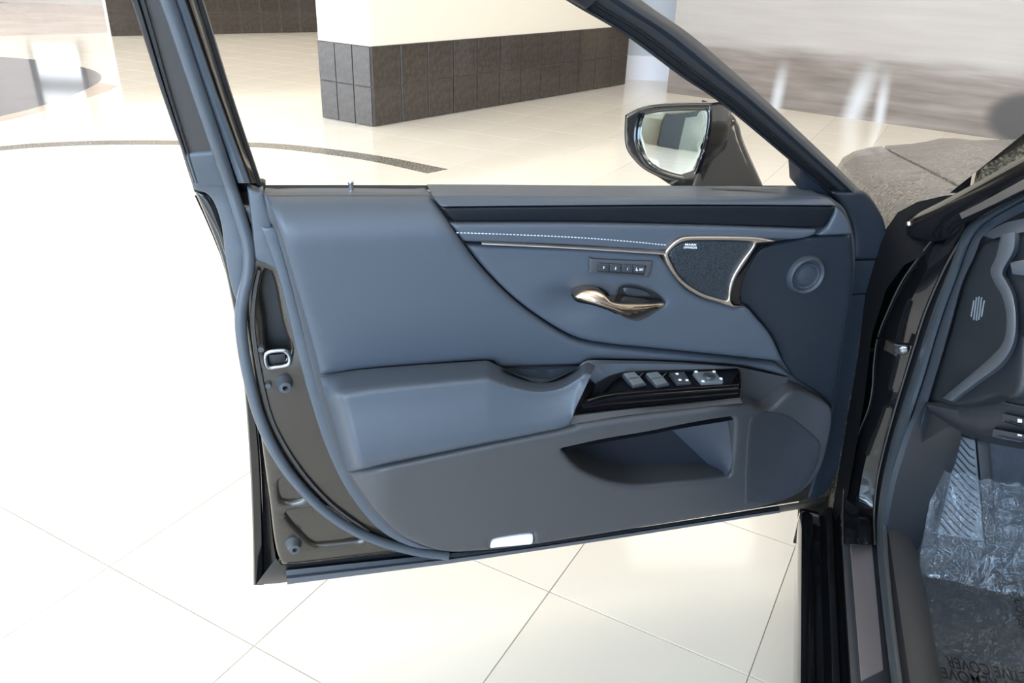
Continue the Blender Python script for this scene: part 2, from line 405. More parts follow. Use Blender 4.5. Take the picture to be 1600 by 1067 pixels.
def box(name, o, ex, ey, ez, lo, hi, material, parent=None, bevel=0.0, label=None):
    """Box in the frame (o, ex, ey, ez) from lo to hi, with a chamfered front (ez) edge."""
    o, ex, ey, ez = [np.asarray(k, float) for k in (o, ex, ey, ez)]; b = bevel
    x0, y0, z0 = lo; x1, y1, z1 = hi
    if b: L = [(x0, y0, z0), (x1, y0, z0), (x1, y1, z0), (x0, y1, z0), (x0, y0, z1 - b), (x1, y0, z1 - b), (x1, y1, z1 - b), (x0, y1, z1 - b), (x0 + b, y0 + b, z1), (x1 - b, y0 + b, z1), (x1 - b, y1 - b, z1), (x0 + b, y1 - b, z1)]; rings = 3
    else: L = [(x0, y0, z0), (x1, y0, z0), (x1, y1, z0), (x0, y1, z0), (x0, y0, z1), (x1, y0, z1), (x1, y1, z1), (x0, y1, z1)]; rings = 2
    V = [o + ex * a + ey * c + ez * d for a, c, d in L]; Fc = [(3, 2, 1, 0)]
    for k in range(rings - 1):
        for i in range(4): j = (i + 1) % 4; Fc.append((k * 4 + i, k * 4 + j, k * 4 + 4 + j, k * 4 + 4 + i))
    q = (rings - 1) * 4; Fc.append((q, q + 1, q + 2, q + 3))
    return mk(name, V, Fc, material, parent, False, label)
def loft(name, rings, material, parent, cap0=False, cap1=True, label=None):
    n = len(rings[0]); verts = [p for r_ in rings for p in r_]; faces = []
    for k in range(len(rings) - 1):
        for i in range(n): j = (i + 1) % n; faces.append((k * n + i, k * n + j, (k + 1) * n + j, (k + 1) * n + i))
    if cap0: faces.append(tuple(range(n))[::-1])
    if cap1: faces.append(tuple(range((len(rings) - 1) * n, len(rings) * n)))
    return mk(name, verts, faces, material, parent, True, label)
def letters(name, text, o, ex, ey, ez, size, material, parent, width=None, lift=0.0004, thick=0.0):
    cu = bpy.data.curves.new(name, 'FONT'); cu.body = text; cu.size = 1.0; cu.align_x = 'CENTER'; cu.align_y = 'CENTER'; cu.offset = thick
    t = bpy.data.objects.new(name, cu); col.objects.link(t); bpy.context.view_layer.update()
    me = bpy.data.meshes.new_from_object(t.evaluated_get(bpy.context.evaluated_depsgraph_get())); bpy.data.objects.remove(t)
    V = np.array([v.co[:] for v in me.vertices]); Fc = [tuple(p.vertices) for p in me.polygons]; bpy.data.meshes.remove(me)
    V[:, :2] -= (V[:, :2].max(0) + V[:, :2].min(0)) / 2
    sx = sy = size / max(1e-6, np.ptp(V[:, 1]))
    if width: sx = width / np.ptp(V[:, 0])
    P = [np.asarray(o) + np.asarray(ex) * v[0] * sx + np.asarray(ey) * v[1] * sy + np.asarray(ez) * lift for v in V]
    return mk(name, P, Fc, material, parent, False)

# ------------------------------------------------------------------ the place: frames
Z = np.array([0, 0, 1.])
TH = math.radians(14.4)                                   # the open door's direction on the floor
D = np.array([math.cos(TH), math.sin(TH), 0]); N = np.array([math.sin(TH), -math.cos(TH), 0])
A0 = floor_at(397, 914, 0.27); A0[2] = 0
DF = Frame(A0, D, Z, N)                                   # door inner face, u from the lock edge to the hinges
LEAN = 0.30
TF = Frame(A0 + Z * 0.98, D, unit(Z + LEAN * N), unit(N - LEAN * Z))   # window frame leans in above the belt
CA = math.radians(72.6); CF = np.array([math.cos(CA), math.sin(CA), 0]); CI = np.array([CF[1], -CF[0], 0])  # car forward and inboard
def carp(s, t, z): return CF * s + CI * t + Z * z
def vplane(p, q):
    """Upright plane through two (s, t) points, facing the open door side."""
    a, b_ = carp(*p, 0), carp(*q, 0); ex = unit(b_ - a); ez = np.cross(ex, Z)
    if ez @ (CAM - a) < 0: ez = -ez; ex = -ex
    return Frame(a, ex, Z, ez)
JF = vplane((1.50, 0.22), (1.38, 0.32))                   # hinge pillar
SF = Frame(carp(1.0, 0.3, 0.355), CI, CF, Z)              # sill top
JS = Corner(JF, SF)
DE = vplane((1.37, 0.335), (1.2, 0.365))                  # dash end
DL = vplane((1.35, 0.33), (1.2, 0.44))                    # dash lower face
KP = vplane((1.36, 0.33), (1.5, 0.426))                   # kick panel
AP = vplane((1.50, 0.24), (1.26, 0.33))                   # windscreen pillar
fy = unit(CF * 0.12 + Z * 0.21); FR = Frame(carp(1.5, 0.45, 0.26), CI, fy, np.cross(CI, fy))

# ------------------------------------------------------------------ room shell
T = 0.457; YAW = math.radians(61.66); ta = np.array([math.cos(YAW), math.sin(YAW), 0]); tb = np.array([-ta[1], ta[0], 0])
T0 = np.array([1.1112, 2.5503, 0]) * T
XL, XR, YB, YF, CEIL = -13.0, 8.0, -8.0, 17.0, 4.3
floor = struct(mk('floor', [(XL, YB, -.2), (XR, YB, -.2), (XR, YF, -.2), (XL, YF, -.2), (XL, YB, -.003), (XR, YB, -.003), (XR, YF, -.003), (XL, YF, -.003)],
        [(3, 2, 1, 0), (4, 5, 6, 7), (0, 1, 5, 4), (1, 2, 6, 5), (2, 3, 7, 6), (3, 0, 4, 7)], 'grout', smooth=False))
def pj(X):
    d = np.asarray(X, float) - CAM; z = d @ VIEW
    return (800 + F_PX * (d @ RIGHT) / z, 533.5 - F_PX * (d @ UP) / z, z)
hg = T / 2 - 0.0010; bv = 0.0008
tv = [(-hg, -hg, -.012), (hg, -hg, -.012), (hg, hg, -.012), (-hg, hg, -.012), (-hg, -hg, -bv), (hg, -hg, -bv), (hg, hg, -bv), (-hg, hg, -bv),
      (-hg + bv, -hg + bv, 0), (hg - bv, -hg + bv, 0), (hg - bv, hg - bv, 0), (-hg + bv, hg - bv, 0)]
tf = [(3, 2, 1, 0), (8, 9, 10, 11)] + [(k * 4 + i, k * 4 + (i + 1) % 4, k * 4 + 4 + (i + 1) % 4, k * 4 + 4 + i) for k in (0, 1) for i in range(4)]
cells = []
for i in range(-30, 45):
    for j in range(-35, 40):
        c = T0 + ta * T * (i + .5) + tb * T * (j + .5)
        if not (XL + .4 < c[0] < XR - .4 and YB + .4 < c[1] < YF - .4): continue
        x, y, z = pj(c); vis = z > 0.2 and -120 < x < 1720 and -60 < y < 1190
        # tiles hidden under the car are not picked out singly
        vis = vis and not ((c @ CI) > 0.45 and 0 < (c @ CF) < 2.6)
        cells.append((0 if vis else 1, np.linalg.norm(c - CAM), c))
cells.sort(key=lambda q: (q[0], q[1]))
tile_me = None
for q, dd, c in [k for k in cells[:300]]:
    if tile_me is None:
        t_ = mk('floor_tile', tv, tf, 'cream_tile', floor, False); tile_me = t_.data
    else:
        t_ = bpy.data.objects.new('floor_tile', tile_me); col.objects.link(t_); t_.parent = floor
    t_.location = c; t_.rotation_euler = (0, 0, YAW)
rv, rf = [], []
for q, dd, c in cells[300:]:
    k = len(rv)
    rv += [c + ta * p[0] + tb * p[1] + Z * p[2] for p in tv]; rf += [tuple(k + a for a in f) for f in tf]
mk('floor_tiling', rv, rf, 'cream_tile', floor, False, kind='stuff')

def prism(name, poly, z0, z1, material, parent=None, label=None, smooth=False):
    n = len(poly); V = [(p[0], p[1], z0) for p in poly] + [(p[0], p[1], z1) for p in poly]
    a = sum(poly[i][0] * poly[(i + 1) % n][1] - poly[(i + 1) % n][0] * poly[i][1] for i in range(n))
    Fc = [tuple(range(n))[::-1], tuple(range(n, 2 * n))] + [(i, (i + 1) % n, n + (i + 1) % n, n + i) for i in range(n)]
    if a < 0: Fc = [f[::-1] for f in Fc]
    return mk(name, V, Fc, material, parent, smooth, label)
# stone inlays let into the tiling
arc_out = [floor_at(x, y) for x, y in curve([(-140, 250), (0, 229), (120, 221), (230, 219.5), (330, 221), (420, 224), (500, 231), (600, 245), (700, 264.5)], 6)]
arc_in = [floor_at(x, y) for x, y in curve([(-150, 258), (0, 235.5), (120, 227.5), (230, 226), (330, 227.5), (420, 231.5), (500, 240), (580, 252), (668, 271)], 6)]
struct(prism('trim_1', [p[:2] for p in arc_out] + [p[:2] for p in arc_in[::-1]], -0.002, 0.0015, 'granite'))
disc = [floor_at(x, y)[:2] for x, y in curve([(-160, 84), (-60, 86), (0, 89), (60, 94), (110, 101), (145, 110), (158, 119), (152, 130), (120, 146), (60, 167), (0, 182), (-80, 200), (-190, 215)], 6)]
struct(prism('trim_2', list(disc), -0.002, 0.0022, 'dark_granite'))
cres = [floor_at(x, y)[:2] for x, y in curve([(184, 134, 1), (160, 145), (110, 161), (50, 178), (0, 190), (-100, 208), (-200, 220, 1), (-190, 214, 1), (-80, 199), (0, 181), (60, 166), (120, 145), (153, 130), (158, 130, 1), (184, 134, 1)], 6)]
struct(prism('trim_3', list(cres), -0.002, 0.0014, 'pink_stone'))
far = [floor_at(x, y)[:2] for x, y in [(-250, 62), (176, 52), (176, 2), (-250, 8)]]
struct(prism('trim_4', far, -0.002, 0.0018, 'pink_stone'))

def tiled_wall(parent, p, q, z1, rows, cols, material, nrm, first=0.0, proud=0.008):
    """Square facing tiles laid in rows between two floor points, joints recessed."""
    p, q = np.asarray(p, float), np.asarray(q, float); ex = unit(q - p); L = np.linalg.norm(q - p); hgt = z1 / rows; wd = L / cols; g_ = 0.0035; me = None
    for r_ in range(rows):
        for c in range(cols):
            o = p + ex * wd * (c + .5) + Z * hgt * (r_ + .5)
            if me is None:
                t_ = box('wall_tile', (0, 0, 0), (1, 0, 0), (0, 0, 1), (0, -1, 0), (-wd / 2 + g_, -hgt / 2 + g_, -.002), (wd / 2 - g_, hgt / 2 - g_, proud), material, parent, 0.002); me = t_.data
            else:
                t_ = bpy.data.objects.new('wall_tile', me); col.objects.link(t_); t_.parent = parent
            t_.location = o; t_.rotation_euler = (0, 0, math.atan2(ex[1], ex[0]))
# square column with a tiled dado
c0 = floor_at(585, 198); c1 = floor_at(975, 132); c2 = floor_at(506, 183)
dR, dL = c1 - c0, c2 - c0; c3 = c1 + dL
DADO = 0.60
colm = struct(prism('wall_column', [c0[:2], c1[:2], c3[:2], c2[:2]], 0.0, CEIL, 'cream_wall'))
inset = lambda p: p
ctr = (c0 + c3) / 2
core = [k + unit(k - ctr) * 0.006 for k in (c0, c1, c3, c2)]
dado = mk('dado_backing', [(k[0], k[1], 0.001) for k in core] + [(k[0], k[1], DADO) for k in core], [(3, 2, 1, 0), (4, 5, 6, 7)] + [(i, (i + 1) % 4, 4 + (i + 1) % 4, 4 + i) for i in range(4)], 'dark_grout', colm, False)
off = lambda a, b: unit(np.cross(unit(b - a), Z))
nR = np.cross(unit(dR), Z); nL = -np.cross(unit(dL), Z)
tiled_wall(colm, core[0] + nR * .002, core[1] + nR * .002, DADO, 2, 12, 'dark_tile', nR)
tiled_wall(colm, core[3] + nL * .002, core[0] + nL * .002, DADO, 2, 3, 'dark_tile', nL)
# back wall with the same dado
b0 = floor_at(174, 56.5); b1 = floor_at(500, 50); bd = unit(b1 - b0); bn = np.array([-bd[1], bd[0], 0])
be = b0 + bd * 10.5
wb = struct(prism('wall_back', [b0[:2], be[:2], (be + bn * .4)[:2], (b0 + bn * .4)[:2]], 0.0, CEIL, 'cream_wall'))
mk('dado_backing', [tuple(k) for k in (b0 - bn * .006 + Z * .001, be - bn * .006 + Z * .001, be - bn * .006 + Z * .9, b0 - bn * .006 + Z * .9)] + [tuple(k) for k in (b0 + Z * .001, be + Z * .001, be + Z * .9, b0 + Z * .9)],
   [(0, 1, 2, 3), (3, 2, 6, 7), (0, 3, 7, 4), (1, 5, 6, 2), (4, 5, 1, 0)], 'dark_grout', wb, False)
tiled_wall(wb, b0 - bn * .008, b0 + bd * 6.0 - bn * .008, 0.9, 3, 20, 'dark_tile', -bn)
PIL = 0.05
# outer walls: solid far and right walls, glazed left and rear walls
struct(box('wall_far', (0, 0, 0), (1, 0, 0), (0, 1, 0), Z, (XL, YF, -.2), (XR, YF + .2, CEIL), 'far_wall'))
struct(box('wall_right', (0, 0, 0), (1, 0, 0), (0, 1, 0), Z, (XR, YB, -.2), (XR + .2, YF, CEIL), 'white_wall'))
wl = struct(box('wall_left', (0, 0, 0), (1, 0, 0), (0, 1, 0), Z, (XL - .2, YB, -.2), (XL, 2.6, CEIL), 'stone_wall'))
box('wall_sill', (0, 0, 0), (1, 0, 0), (0, 1, 0), Z, (XL - .2, 2.6, -.2), (XL, YF, 0.35), 'white_wall', wl)
box('pilaster', (0, 0, 0), (1, 0, 0), (0, 1, 0), Z, (XL, PIL - .18, 0.001), (XL + .3, PIL + .18, CEIL), 'frame_metal', wl)
struct(box('wall_rear', (0, 0, 0), (1, 0, 0), (0, 1, 0), Z, (XL, YB - .2, -.2), (XR, YB, 0.35), 'white_wall'))
struct(box('ceiling', (0, 0, 0), (1, 0, 0), (0, 1, 0), Z, (XL - .2, YB - .2, CEIL), (XR + .2, YF + .2, CEIL + .2), 'white_wall'))
w1 = struct(box('window_1', (0, 0, 0), (1, 0, 0), (0, 1, 0), Z, (XL + .02, 2.6, .35), (XL + .10, YF, .43), 'frame_metal'))
box('window_head', (0, 0, 0), (1, 0, 0), (0, 1, 0), Z, (XL + .02, 2.6, CEIL - .1), (XL + .10, YF, CEIL), 'frame_metal', w1)
for k in range(6): box('mullion', (0, 0, 0), (1, 0, 0), (0, 1, 0), Z, (XL + .14, 2.6 + 2.4 * k, .43), (XL + .22, 2.6 + 2.4 * k + .09, CEIL - .1), 'frame_metal', w1)
box('transom', (0, 0, 0), (1, 0, 0), (0, 1, 0), Z, (XL + .02, 2.6, 2.6), (XL + .09, YF, 2.68), 'frame_metal', w1)
w2 = struct(box('window_2', (0, 0, 0), (1, 0, 0), (0, 1, 0), Z, (XL, YB + .02, .35), (XR, YB + .10, .43), 'frame_metal'))
box('window_head', (0, 0, 0), (1, 0, 0), (0, 1, 0), Z, (XL, YB + .02, CEIL - .1), (XR, YB + .10, CEIL), 'frame_metal', w2)
for k in range(10): box('mullion', (0, 0, 0), (1, 0, 0), (0, 1, 0), Z, (XL + 2.3 * k, YB + .12, .43), (XL + 2.3 * k + .09, YB + .20, CEIL - .1), 'frame_metal', w2)
w3 = struct(box('window_3', (0, 0, 0), (1, 0, 0), (0, 1, 0), Z, (-9.95, YF - .18, .72), (-8.85, YF - .02, .80), 'frame_metal'))
box('transom', (0, 0, 0), (1, 0, 0), (0, 1, 0), Z, (-9.87, YF - .20, 1.42), (-8.93, YF - .15, 1.68), 'frame_metal', w3)
for xx in (-9.95, -8.93): box('mullion', (0, 0, 0), (1, 0, 0), (0, 1, 0), Z, (xx, YF - .20, .80), (xx + .08, YF - .14, 2.3), 'frame_metal', w3)
box('transom', (0, 0, 0), (1, 0, 0), (0, 1, 0), Z, (XL, YB + .12, 2.6), (XR, YB + .19, 2.68), 'frame_metal', w2)
# recessed ceiling lights
lamp_mat = mat('warm_light_diffuser', (0.9, 0.88, 0.84), 0.5, emit=((1.0, 0.90, 0.74), 8.0))
proto = None
for ix in range(5):
    for iy in range(6):
        c = (-10.0 + ix * 4.0, -5.0 + iy * 4.0, CEIL - 0.001)
        lt = thing('ceiling_light', c, 0, 'square recessed ceiling light panel above the showroom floor', 'ceiling light', 'recessed ceiling lights')
        if proto is None:
            fr_ = box('light_frame', np.array(c), (1, 0, 0), (0, -1, 0), (0, 0, -1), (-.75, -.75, 0), (.75, .75, .03), 'white', lt)
            df_ = box('diffuser', np.array(c), (1, 0, 0), (0, -1, 0), (0, 0, -1), (-.70, -.70, .03), (.70, .70, .035), lamp_mat, lt); proto = (fr_, df_)
        else:
            for p_ in proto:
                k = p_.copy(); col.objects.link(k); k.parent = lt
# pale partition behind the column and the printed backdrop
pa, pb = floor_at(960, 131) + np.array([-.5, .35, 0]), floor_at(1075, 127)
pd = unit(pb - pa); pn = np.array([-pd[1], pd[0], 0])
pe = pa + pd * 3.2
wp = struct(prism('wall_partition', [pa[:2], pe[:2], (pe + pn * .15)[:2], (pa + pn * .15)[:2]], 0, CEIL, 'grey_wall'))
mk('skirting', *(lambda V: (V, [(3, 2, 1, 0), (4, 5, 6, 7)] + [(i, (i + 1) % 4, 4 + (i + 1) % 4, 4 + i) for i in range(4)]))(
    [tuple(k) for k in (pa, pe, pe - pn * .03, pa - pn * .03)] + [tuple(k + Z * .26) for k in (pa, pe, pe - pn * .03, pa - pn * .03)]), 'white', wp, False)
P0 = floor_at(1200, 167); P1 = floor_at(1590, 222); md = unit(P1 - P0); mn = np.array([md[1], -md[0], 0])
BF = Frame(P0, md, Z, mn)
def bx(x, y): return BF.uv(x, y)
x_l = bx(1043, 133)[0]
def streak(pb_, pt_, wpx):
    a, c = bx(*pb_), bx(*pt_); e = bx(pb_[0] + wpx, pb_[1])[0] - a[0]; lean = (c[0] - a[0]) / (c[1] - a[1])
    return (a[0] - lean * a[1], e, lean, c[1])
STREAKS = [streak((1213, 160), (1228, 85), 14), streak((1335, 172), (1372, 75), 26), streak((1375, 178), (1388, 95), 14)]
dk = bx(1592, 185); dk2 = bx(1545, 185)
DARK = (dk[0] + (dk[0] - dk2[0]) * 0.5, (dk[0] - dk2[0]) * 1.7, dk[1], (bx(1592, 150)[1] - dk[1]) * 1.3)
print('backdrop', x_l, STREAKS, DARK, 'horizon', bx(1145, 105), bx(1290, 87), bx(1450, 130))
bd_mat = backdrop_material()
bdv = [(a, b_, c) for c in (0.0, 3.2) for a, b_ in ((x_l, 0), (4.6, 0), (4.6, .06), (x_l, .06))]
bo = mk('display_backdrop', bdv, [(3, 2, 1, 0), (4, 5, 6, 7)] + [(i, (i + 1) % 4, 4 + (i + 1) % 4, 4 + i) for i in range(4)], bd_mat, None, False)
bo.location = P0; bo.rotation_euler = (0, 0, math.atan2(md[1], md[0]))
tag(bo, 'tall printed display panel with blurred beige and brown landscape standing beyond the mirror', 'display panel')

# ------------------------------------------------------------------ the open door
car = thing('car', tuple(carp(1.4, 0.6, 0.0)), CA - math.pi / 2, 'black car with its driver door swung open showing slate blue leather trim', 'car')
BELT = 0.985
def belt_round(base, R=0.035, vb=BELT, slope=0.0):
    def h(a, b):
        top = vb - slope * np.asarray(a); d = np.clip(top - np.asarray(b), 0, R); return base - R + np.sqrt(np.maximum(R * R - (R - d) ** 2, 0)) + 0 * np.asarray(a)
    return h
door = relief('door', DF, [(338, 304, 1), (400, 316), (700, 318), (1295, 318, 1), (1372, 350), (1380, 405), (1362, 470), (1342, 600), (1316, 720), (1296, 775, 1), (1250, 783), (900, 838), (640, 859), (452, 881), (436, 872), (428, 840), (421, 780), (410, 700), (399, 620), (388, 540), (372, 450), (352, 370)],
       0.0, -0.085, 'inner_paint', car, r=0.010, ds=0.008, step=0.02, label='open front door with slate blue leather trim',
       holes=[[(436, 750), (452, 743), (462, 748), (476, 772), (468, 778), (441, 780)], [(446, 801), (458, 796), (500, 791), (514, 795), (563, 833), (560, 841), (500, 848), (487, 845), (465, 825)],
              [(416, 420), (428, 440), (440, 500), (452, 548), (420, 552), (412, 500), (406, 460)]])
relief('embossed_floor', DF, [(430, 745, 1), (455, 738, 1), (485, 780, 1), (432, 786, 1)], -0.009, -0.012, 'inner_paint', door, r=0.001)
relief('embossed_floor', DF, [(440, 795, 1), (515, 786, 1), (572, 842, 1), (480, 856, 1)], -0.009, -0.012, 'inner_paint', door, r=0.001)
relief('lock_recess_floor', DF, [(402, 415, 1), (434, 418, 1), (462, 552, 1), (410, 560, 1)], -0.03, -0.034, 'black_rubber', door, r=0.001)
# outer skin and its folded edge along the lock side
E_ = [(300, 290), (318, 330), (345, 398), (362, 470), (374, 540), (383, 620), (389, 700), (393, 780), (395, 850), (396, 914)]
E2 = [(p[0] + 13 + 3 * (i > 5), p[1]) for i, p in enumerate(E_)]
E3 = [(330, 292), (345, 335), (362, 395), (378, 465), (391, 540), (402, 620), (412, 700), (420, 780), (426, 840), (432, 880)]
strip('outer_skin_hem', DF, E_, E2, [(0, -0.105), (0, -0.092), (0.15, -0.088), (0.85, -0.088), (1, -0.094)], 'paint', door, n=50)
strip('edge_channel', DF, E2, E3, [(0, -0.095), (0.35, -0.088), (0.6, -0.06), (1, -0.010)], 'paint', door, n=50)
outer = []
eo = resample(np.array([DF.uv(x, y, -0.105) for x, y in curve(E_)]), 24)
v_, f_ = [], []; zdrop = DF.uv(300, 290, -0.115)[1] - DF.uv(1290, 297, -0.115)[1]
for i in range(24):
    for j in range(16):
        k = j / 15; u_ = eo[i][0] + (1.12 - eo[i][0]) * k; z_ = eo[i][1] - (zdrop * k + 0.018) * (1 - i / 23)
        if i > 20: z_ = eo[i][1] + 0.02 * k
        v_.append(DF.world(u_, z_, -0.105 - 0.045 * math.sin(math.pi * min(1, (i + 1) / 18)) * (1 - (2 * k - 1) ** 6) - 0.01))
for i in range(23):
    for j in range(15): f_.append((i * 16 + j, (i + 1) * 16 + j, (i + 1) * 16 + j + 1, i * 16 + j + 1))
mk('outer_skin', v_, f_, 'paint', door)
# belt-line rubber between skin and trim
strip('belt_weatherstrip', DF, [(408, 289), (560, 289), (900, 290), (1248, 290)], [(408, 296), (560, 296), (900, 297), (1248, 298)], [(0, -0.075), (0, -0.035), (1, -0.030)], 'black_rubber', door)
# lower sheet-metal edge and the rubber lip under it
strip('bottom_edge', DF, [(431, 872), (440, 881), (455, 882), (650, 860), (900, 838), (1215, 790), (1290, 777)], [(400, 913), (440, 911), (450, 909), (650, 884), (900, 851), (1215, 801), (1290, 788)], [(0, -0.004), (.45, -0.012), (1, -0.05), (1, -0.09)], 'black_rubber', door, n=60)
strip('bottom_weatherstrip', DF, [(447, 891, 1), (650, 870), (735, 861), (850, 846), (1100, 809), (1216, 792, 1)], [(449, 913, 1), (660, 886), (740, 875), (920, 848), (1130, 815), (1219, 801, 1)], [(0, -0.02), (0, 0.002), (.35, 0.010), (.45, 0.006), (.6, 0.014), (1, 0.012), (1, -0.03)], 'rubber', door, n=60)
# tubular door seal
seal_px_top = [(222, -95), (262, 0), (300, 112), (340, 230)]
seal_px = [(360, 290), (376, 340), (388, 385), (388, 425), (380, 462), (376, 500), (381, 550), (391, 600), (405, 650), (427, 700), (457, 746), (500, 792), (548, 826), (600, 848), (655, 862), (700, 868)]
path = [TF.at(x, y, 0.012) for x, y in curve(seal_px_top, 8)] + [DF.at(x, y, 0.010) for x, y in curve(seal_px, 8)]
tube('door_seal', resample(path, 130), 0.0090, 'rubber', door, 12)
# pale lip that follows the seal on the lock side
lip = [(383, 470), (390, 440), (398, 428)]
strip('seal_lip', DF, [(402, 420), (394, 455), (391, 500), (396, 550), (407, 610), (421, 660), (445, 706), (478, 752), (520, 795), (570, 830)], [(408, 424), (402, 458), (399, 505), (405, 555), (416, 612), (430, 660), (454, 706), (487, 752), (529, 794), (580, 830)], [(0, 0.001), (.2, 0.006), (.8, 0.006), (1, 0.001)], 'applique', door)
# lock striker bracket, rubber stops, bolts
br = resample(np.array([DF.at(x, y, 0.007) for x, y in closed([(416, 552), (440, 547), (450, 552), (453, 562), (449, 570), (432, 573), (418, 573)], 5)]), 36, True)
tube('lock_bracket', br, 0.0038, 'steel', door, 8, True, label='bare metal lock plate rim')
relief('lock_opening', DF, [(420, 555, 1), (446, 552, 1), (446, 566, 1), (421, 570, 1)], 0.003, -0.01, 'black_rubber', door, r=0.001)
for x, y in ((444, 598), (459, 849)):
    c = DF.at(x, y, 0.0); st = lathe('rubber_stop', c, N + 0.1 * D, [(0.0, 0.006), (0.004, 0.006), (0.0042, 0.019), (0.0095, 0.018), (0.0105, 0.010), (0.013, 0.006), (0.014, 0.0), (0.016, -0.003)], 'clip', door)
for x, y in ((419, 602), (408, 545)):
    lathe('bolt', DF.at(x, y, 0.003), N, [(0, 0.004), (0.0045, 0.004), (0.0055, 0.001), (0.006, -0.004)], 'clip', door, 10)
# corner cover where the window frame meets the lock side
relief('corner_cover', DF, [(290, 250, 1), (346, 238, 1), (360, 285), (380, 345), (390, 400), (382, 445), (374, 480, 1), (362, 450), (352, 400), (346, 352), (335, 318), (322, 302), (302, 296, 1)], lambda a, b: 0.005 + 0.22 * np.maximum(b - 0.985, 0), -0.05, 'rubber', door, r=0.006, ds=0.005)
relief('corner_cover_upper', TF, [(286, 238, 1), (344, 234, 1), (362, 292, 1), (304, 292, 1)], 0.004, -0.03, 'rubber', door, r=0.006)
relief('edge_cap', DF, [(303, 296, 1), (325, 303), (340, 325), (350, 360), (360, 400, 1), (352, 400), (340, 365), (322, 330)], -0.03, -0.06, 'paint', door, r=0.006, ds=0.004)
# rear window frame, bands from the outer edge inwards
def band(name, x0, x1, X0, X1, prof, material, label=None, y1=286, xm=None):
    a = [(x0 - 30, -80), (x0, 0), ((x0 + X0) / 2 - 2, y1 / 2), (X0, y1)]; c = [(x1 - 30, -80), (x1, 0), ((x1 + X1) / 2 - 2, y1 / 2), (X1, y1)]
    return strip(name, TF, a, c, prof, material, door, n=24, label=label)
band('frame_outer_edge', 205, 226, 302, 310, [(0, -0.04), (0, 0.0), (.2, 0.003), (.45, 0.003), (.5, -.004), (.6, -.004), (.65, .004), (.95, 0.004), (1, -0.01)], 'black_rubber')
band('frame_backing', 215, 312, 304, 404, [(0, -0.03), (1, -0.03)], 'black_rubber', y1=300)
band('pillar_applique', 224, 256, 306, 352, [(0, -0.004), (.05, 0.0), (1, 0.0)], 'applique')
band('frame_rubber', 270, 290, 372, 392, [(0, 0.0), (.1, 0.010), (.5, 0.015), (.9, 0.012), (1, -0.006)], 'rubber')
band('glass_channel', 288, 295, 389, 394, [(0, -0.006), (1, -0.016)], 'black_rubber')
band('channel_strip', 294, 307, 392, 402, [(0, -0.016), (.5, -0.018), (1, -0.016)], 'channel', 'tan metallic strip in the window channel')
band('frame_inner_edge', 306, 318, 401, 409, [(0, -0.018), (.2, -0.004), (.8, -0.006), (1, -0.04)], 'black_rubber')
# frame foot beside the trim
relief('frame_foot_backing', DF, [(362, 284, 1), (414, 284, 1), (416, 325, 1), (384, 340, 1)], -0.03, -0.05, 'black_rubber', door, r=0.002)
relief('frame_foot', DF, [(386, 292, 1), (404, 300, 1), (410, 296, 1), (424, 350), (445, 440, 1), (430, 420, 1), (412, 410), (398, 402), (393, 350)], 0.014, -0.01, 'rubber', door, r=0.004, ds=0.004)
# front window frame
FL = [(850, -22), (900, 10), (975, 54), (1063, 119), (1128, 163), (1245, 260), (1300, 304), (1322, 328)]
FU = [(985, -12), (1021, 14), (1080, 55), (1150, 115), (1207, 166), (1288, 242), (1345, 298), (1368, 322)]
FM = lambda f0: [(a[0] * (1 - f0) + b_[0] * f0, a[1] * (1 - f0) + b_[1] * f0) for a, b_ in zip(FL, FU)]
strip('front_glass_channel', TF, FL, FM(.33), [(0, -0.05), (0, 0.0), (.25, 0.002), (.35, -0.010), (.8, -0.010), (.9, 0.006), (1, 0.007)], 'black_rubber', door, n=50)
strip('front_frame', TF, FM(.33), FM(.62), [(0, 0.004), (.06, 0.008), (.12, 0.004), (.9, 0.006), (1, 0.0)], 'matte_black', door, n=50)
strip('front_frame_seal', TF, FM(.55), FU, [(0, 0.0), (.12, 0.010), (.35, 0.016), (.62, 0.012), (.75, 0.0), (.85, -0.008), (1, -0.03)], 'front_trim', door, n=50)
# header of the window frame, over the top of the opening
ra, rb_ = TF.uv(245, -76, 0.0), TF.uv(917, -17, 0.0)
hp = curve([(ra[0], ra[1] - 0.01), (ra[0] - 0.004, ra[1] + 0.03), (ra[0] + 0.02, ra[1] + 0.065), (ra[0] + 0.10, ra[1] + 0.085), (0.25, 0.405), (0.40, 0.375), (rb_[0] - 0.06, rb_[1] + 0.032), (rb_[0] + 0.01, rb_[1] - 0.004)], 8)
tube('frame_header', [TF.world(a, b_, -0.008) for a, b_ in hp], np.linspace(0.034, 0.026, len(hp)), 'black_rubber', door, 12)
tube('header_seal', [TF.world(a, b_ + 0.006, 0.018) for a, b_ in hp], 0.010, 'rubber', door, 10)
# front end of the door beyond the trim
relief('front_end_upper', DF, [(1300, 300, 1), (1325, 300, 1), (1352, 300), (1372, 325), (1384, 355), (1386, 404, 1), (1334, 406, 1), (1332, 360), (1318, 325)], lambda a, b: 0.012 + 0.25 * np.maximum(np.asarray(b) - 0.955, 0), -0.03, 'front_trim', door, r=0.008)
relief('front_end_middle', DF, [(1326, 408, 1), (1385, 406, 1), (1374, 445), (1368, 456, 1), (1326, 460, 1)], 0.010, -0.02, 'front_trim', door, r=0.003)
relief('front_end_lower', DF, [(1325, 461, 1), (1366, 458, 1), (1356, 520), (1340, 600), (1322, 680), (1308, 735), (1285, 775, 1), (1262, 780, 1), (1285, 700), (1300, 620)], 0.006, -0.03, 'front_trim', door, r=0.004)
relief('sail_cap', TF, [(1250, 262, 1), (1275, 282), (1312, 318, 1), (1290, 318, 1), (1252, 300, 1)], -0.004, -0.05, 'front_trim', door, r=0.004)

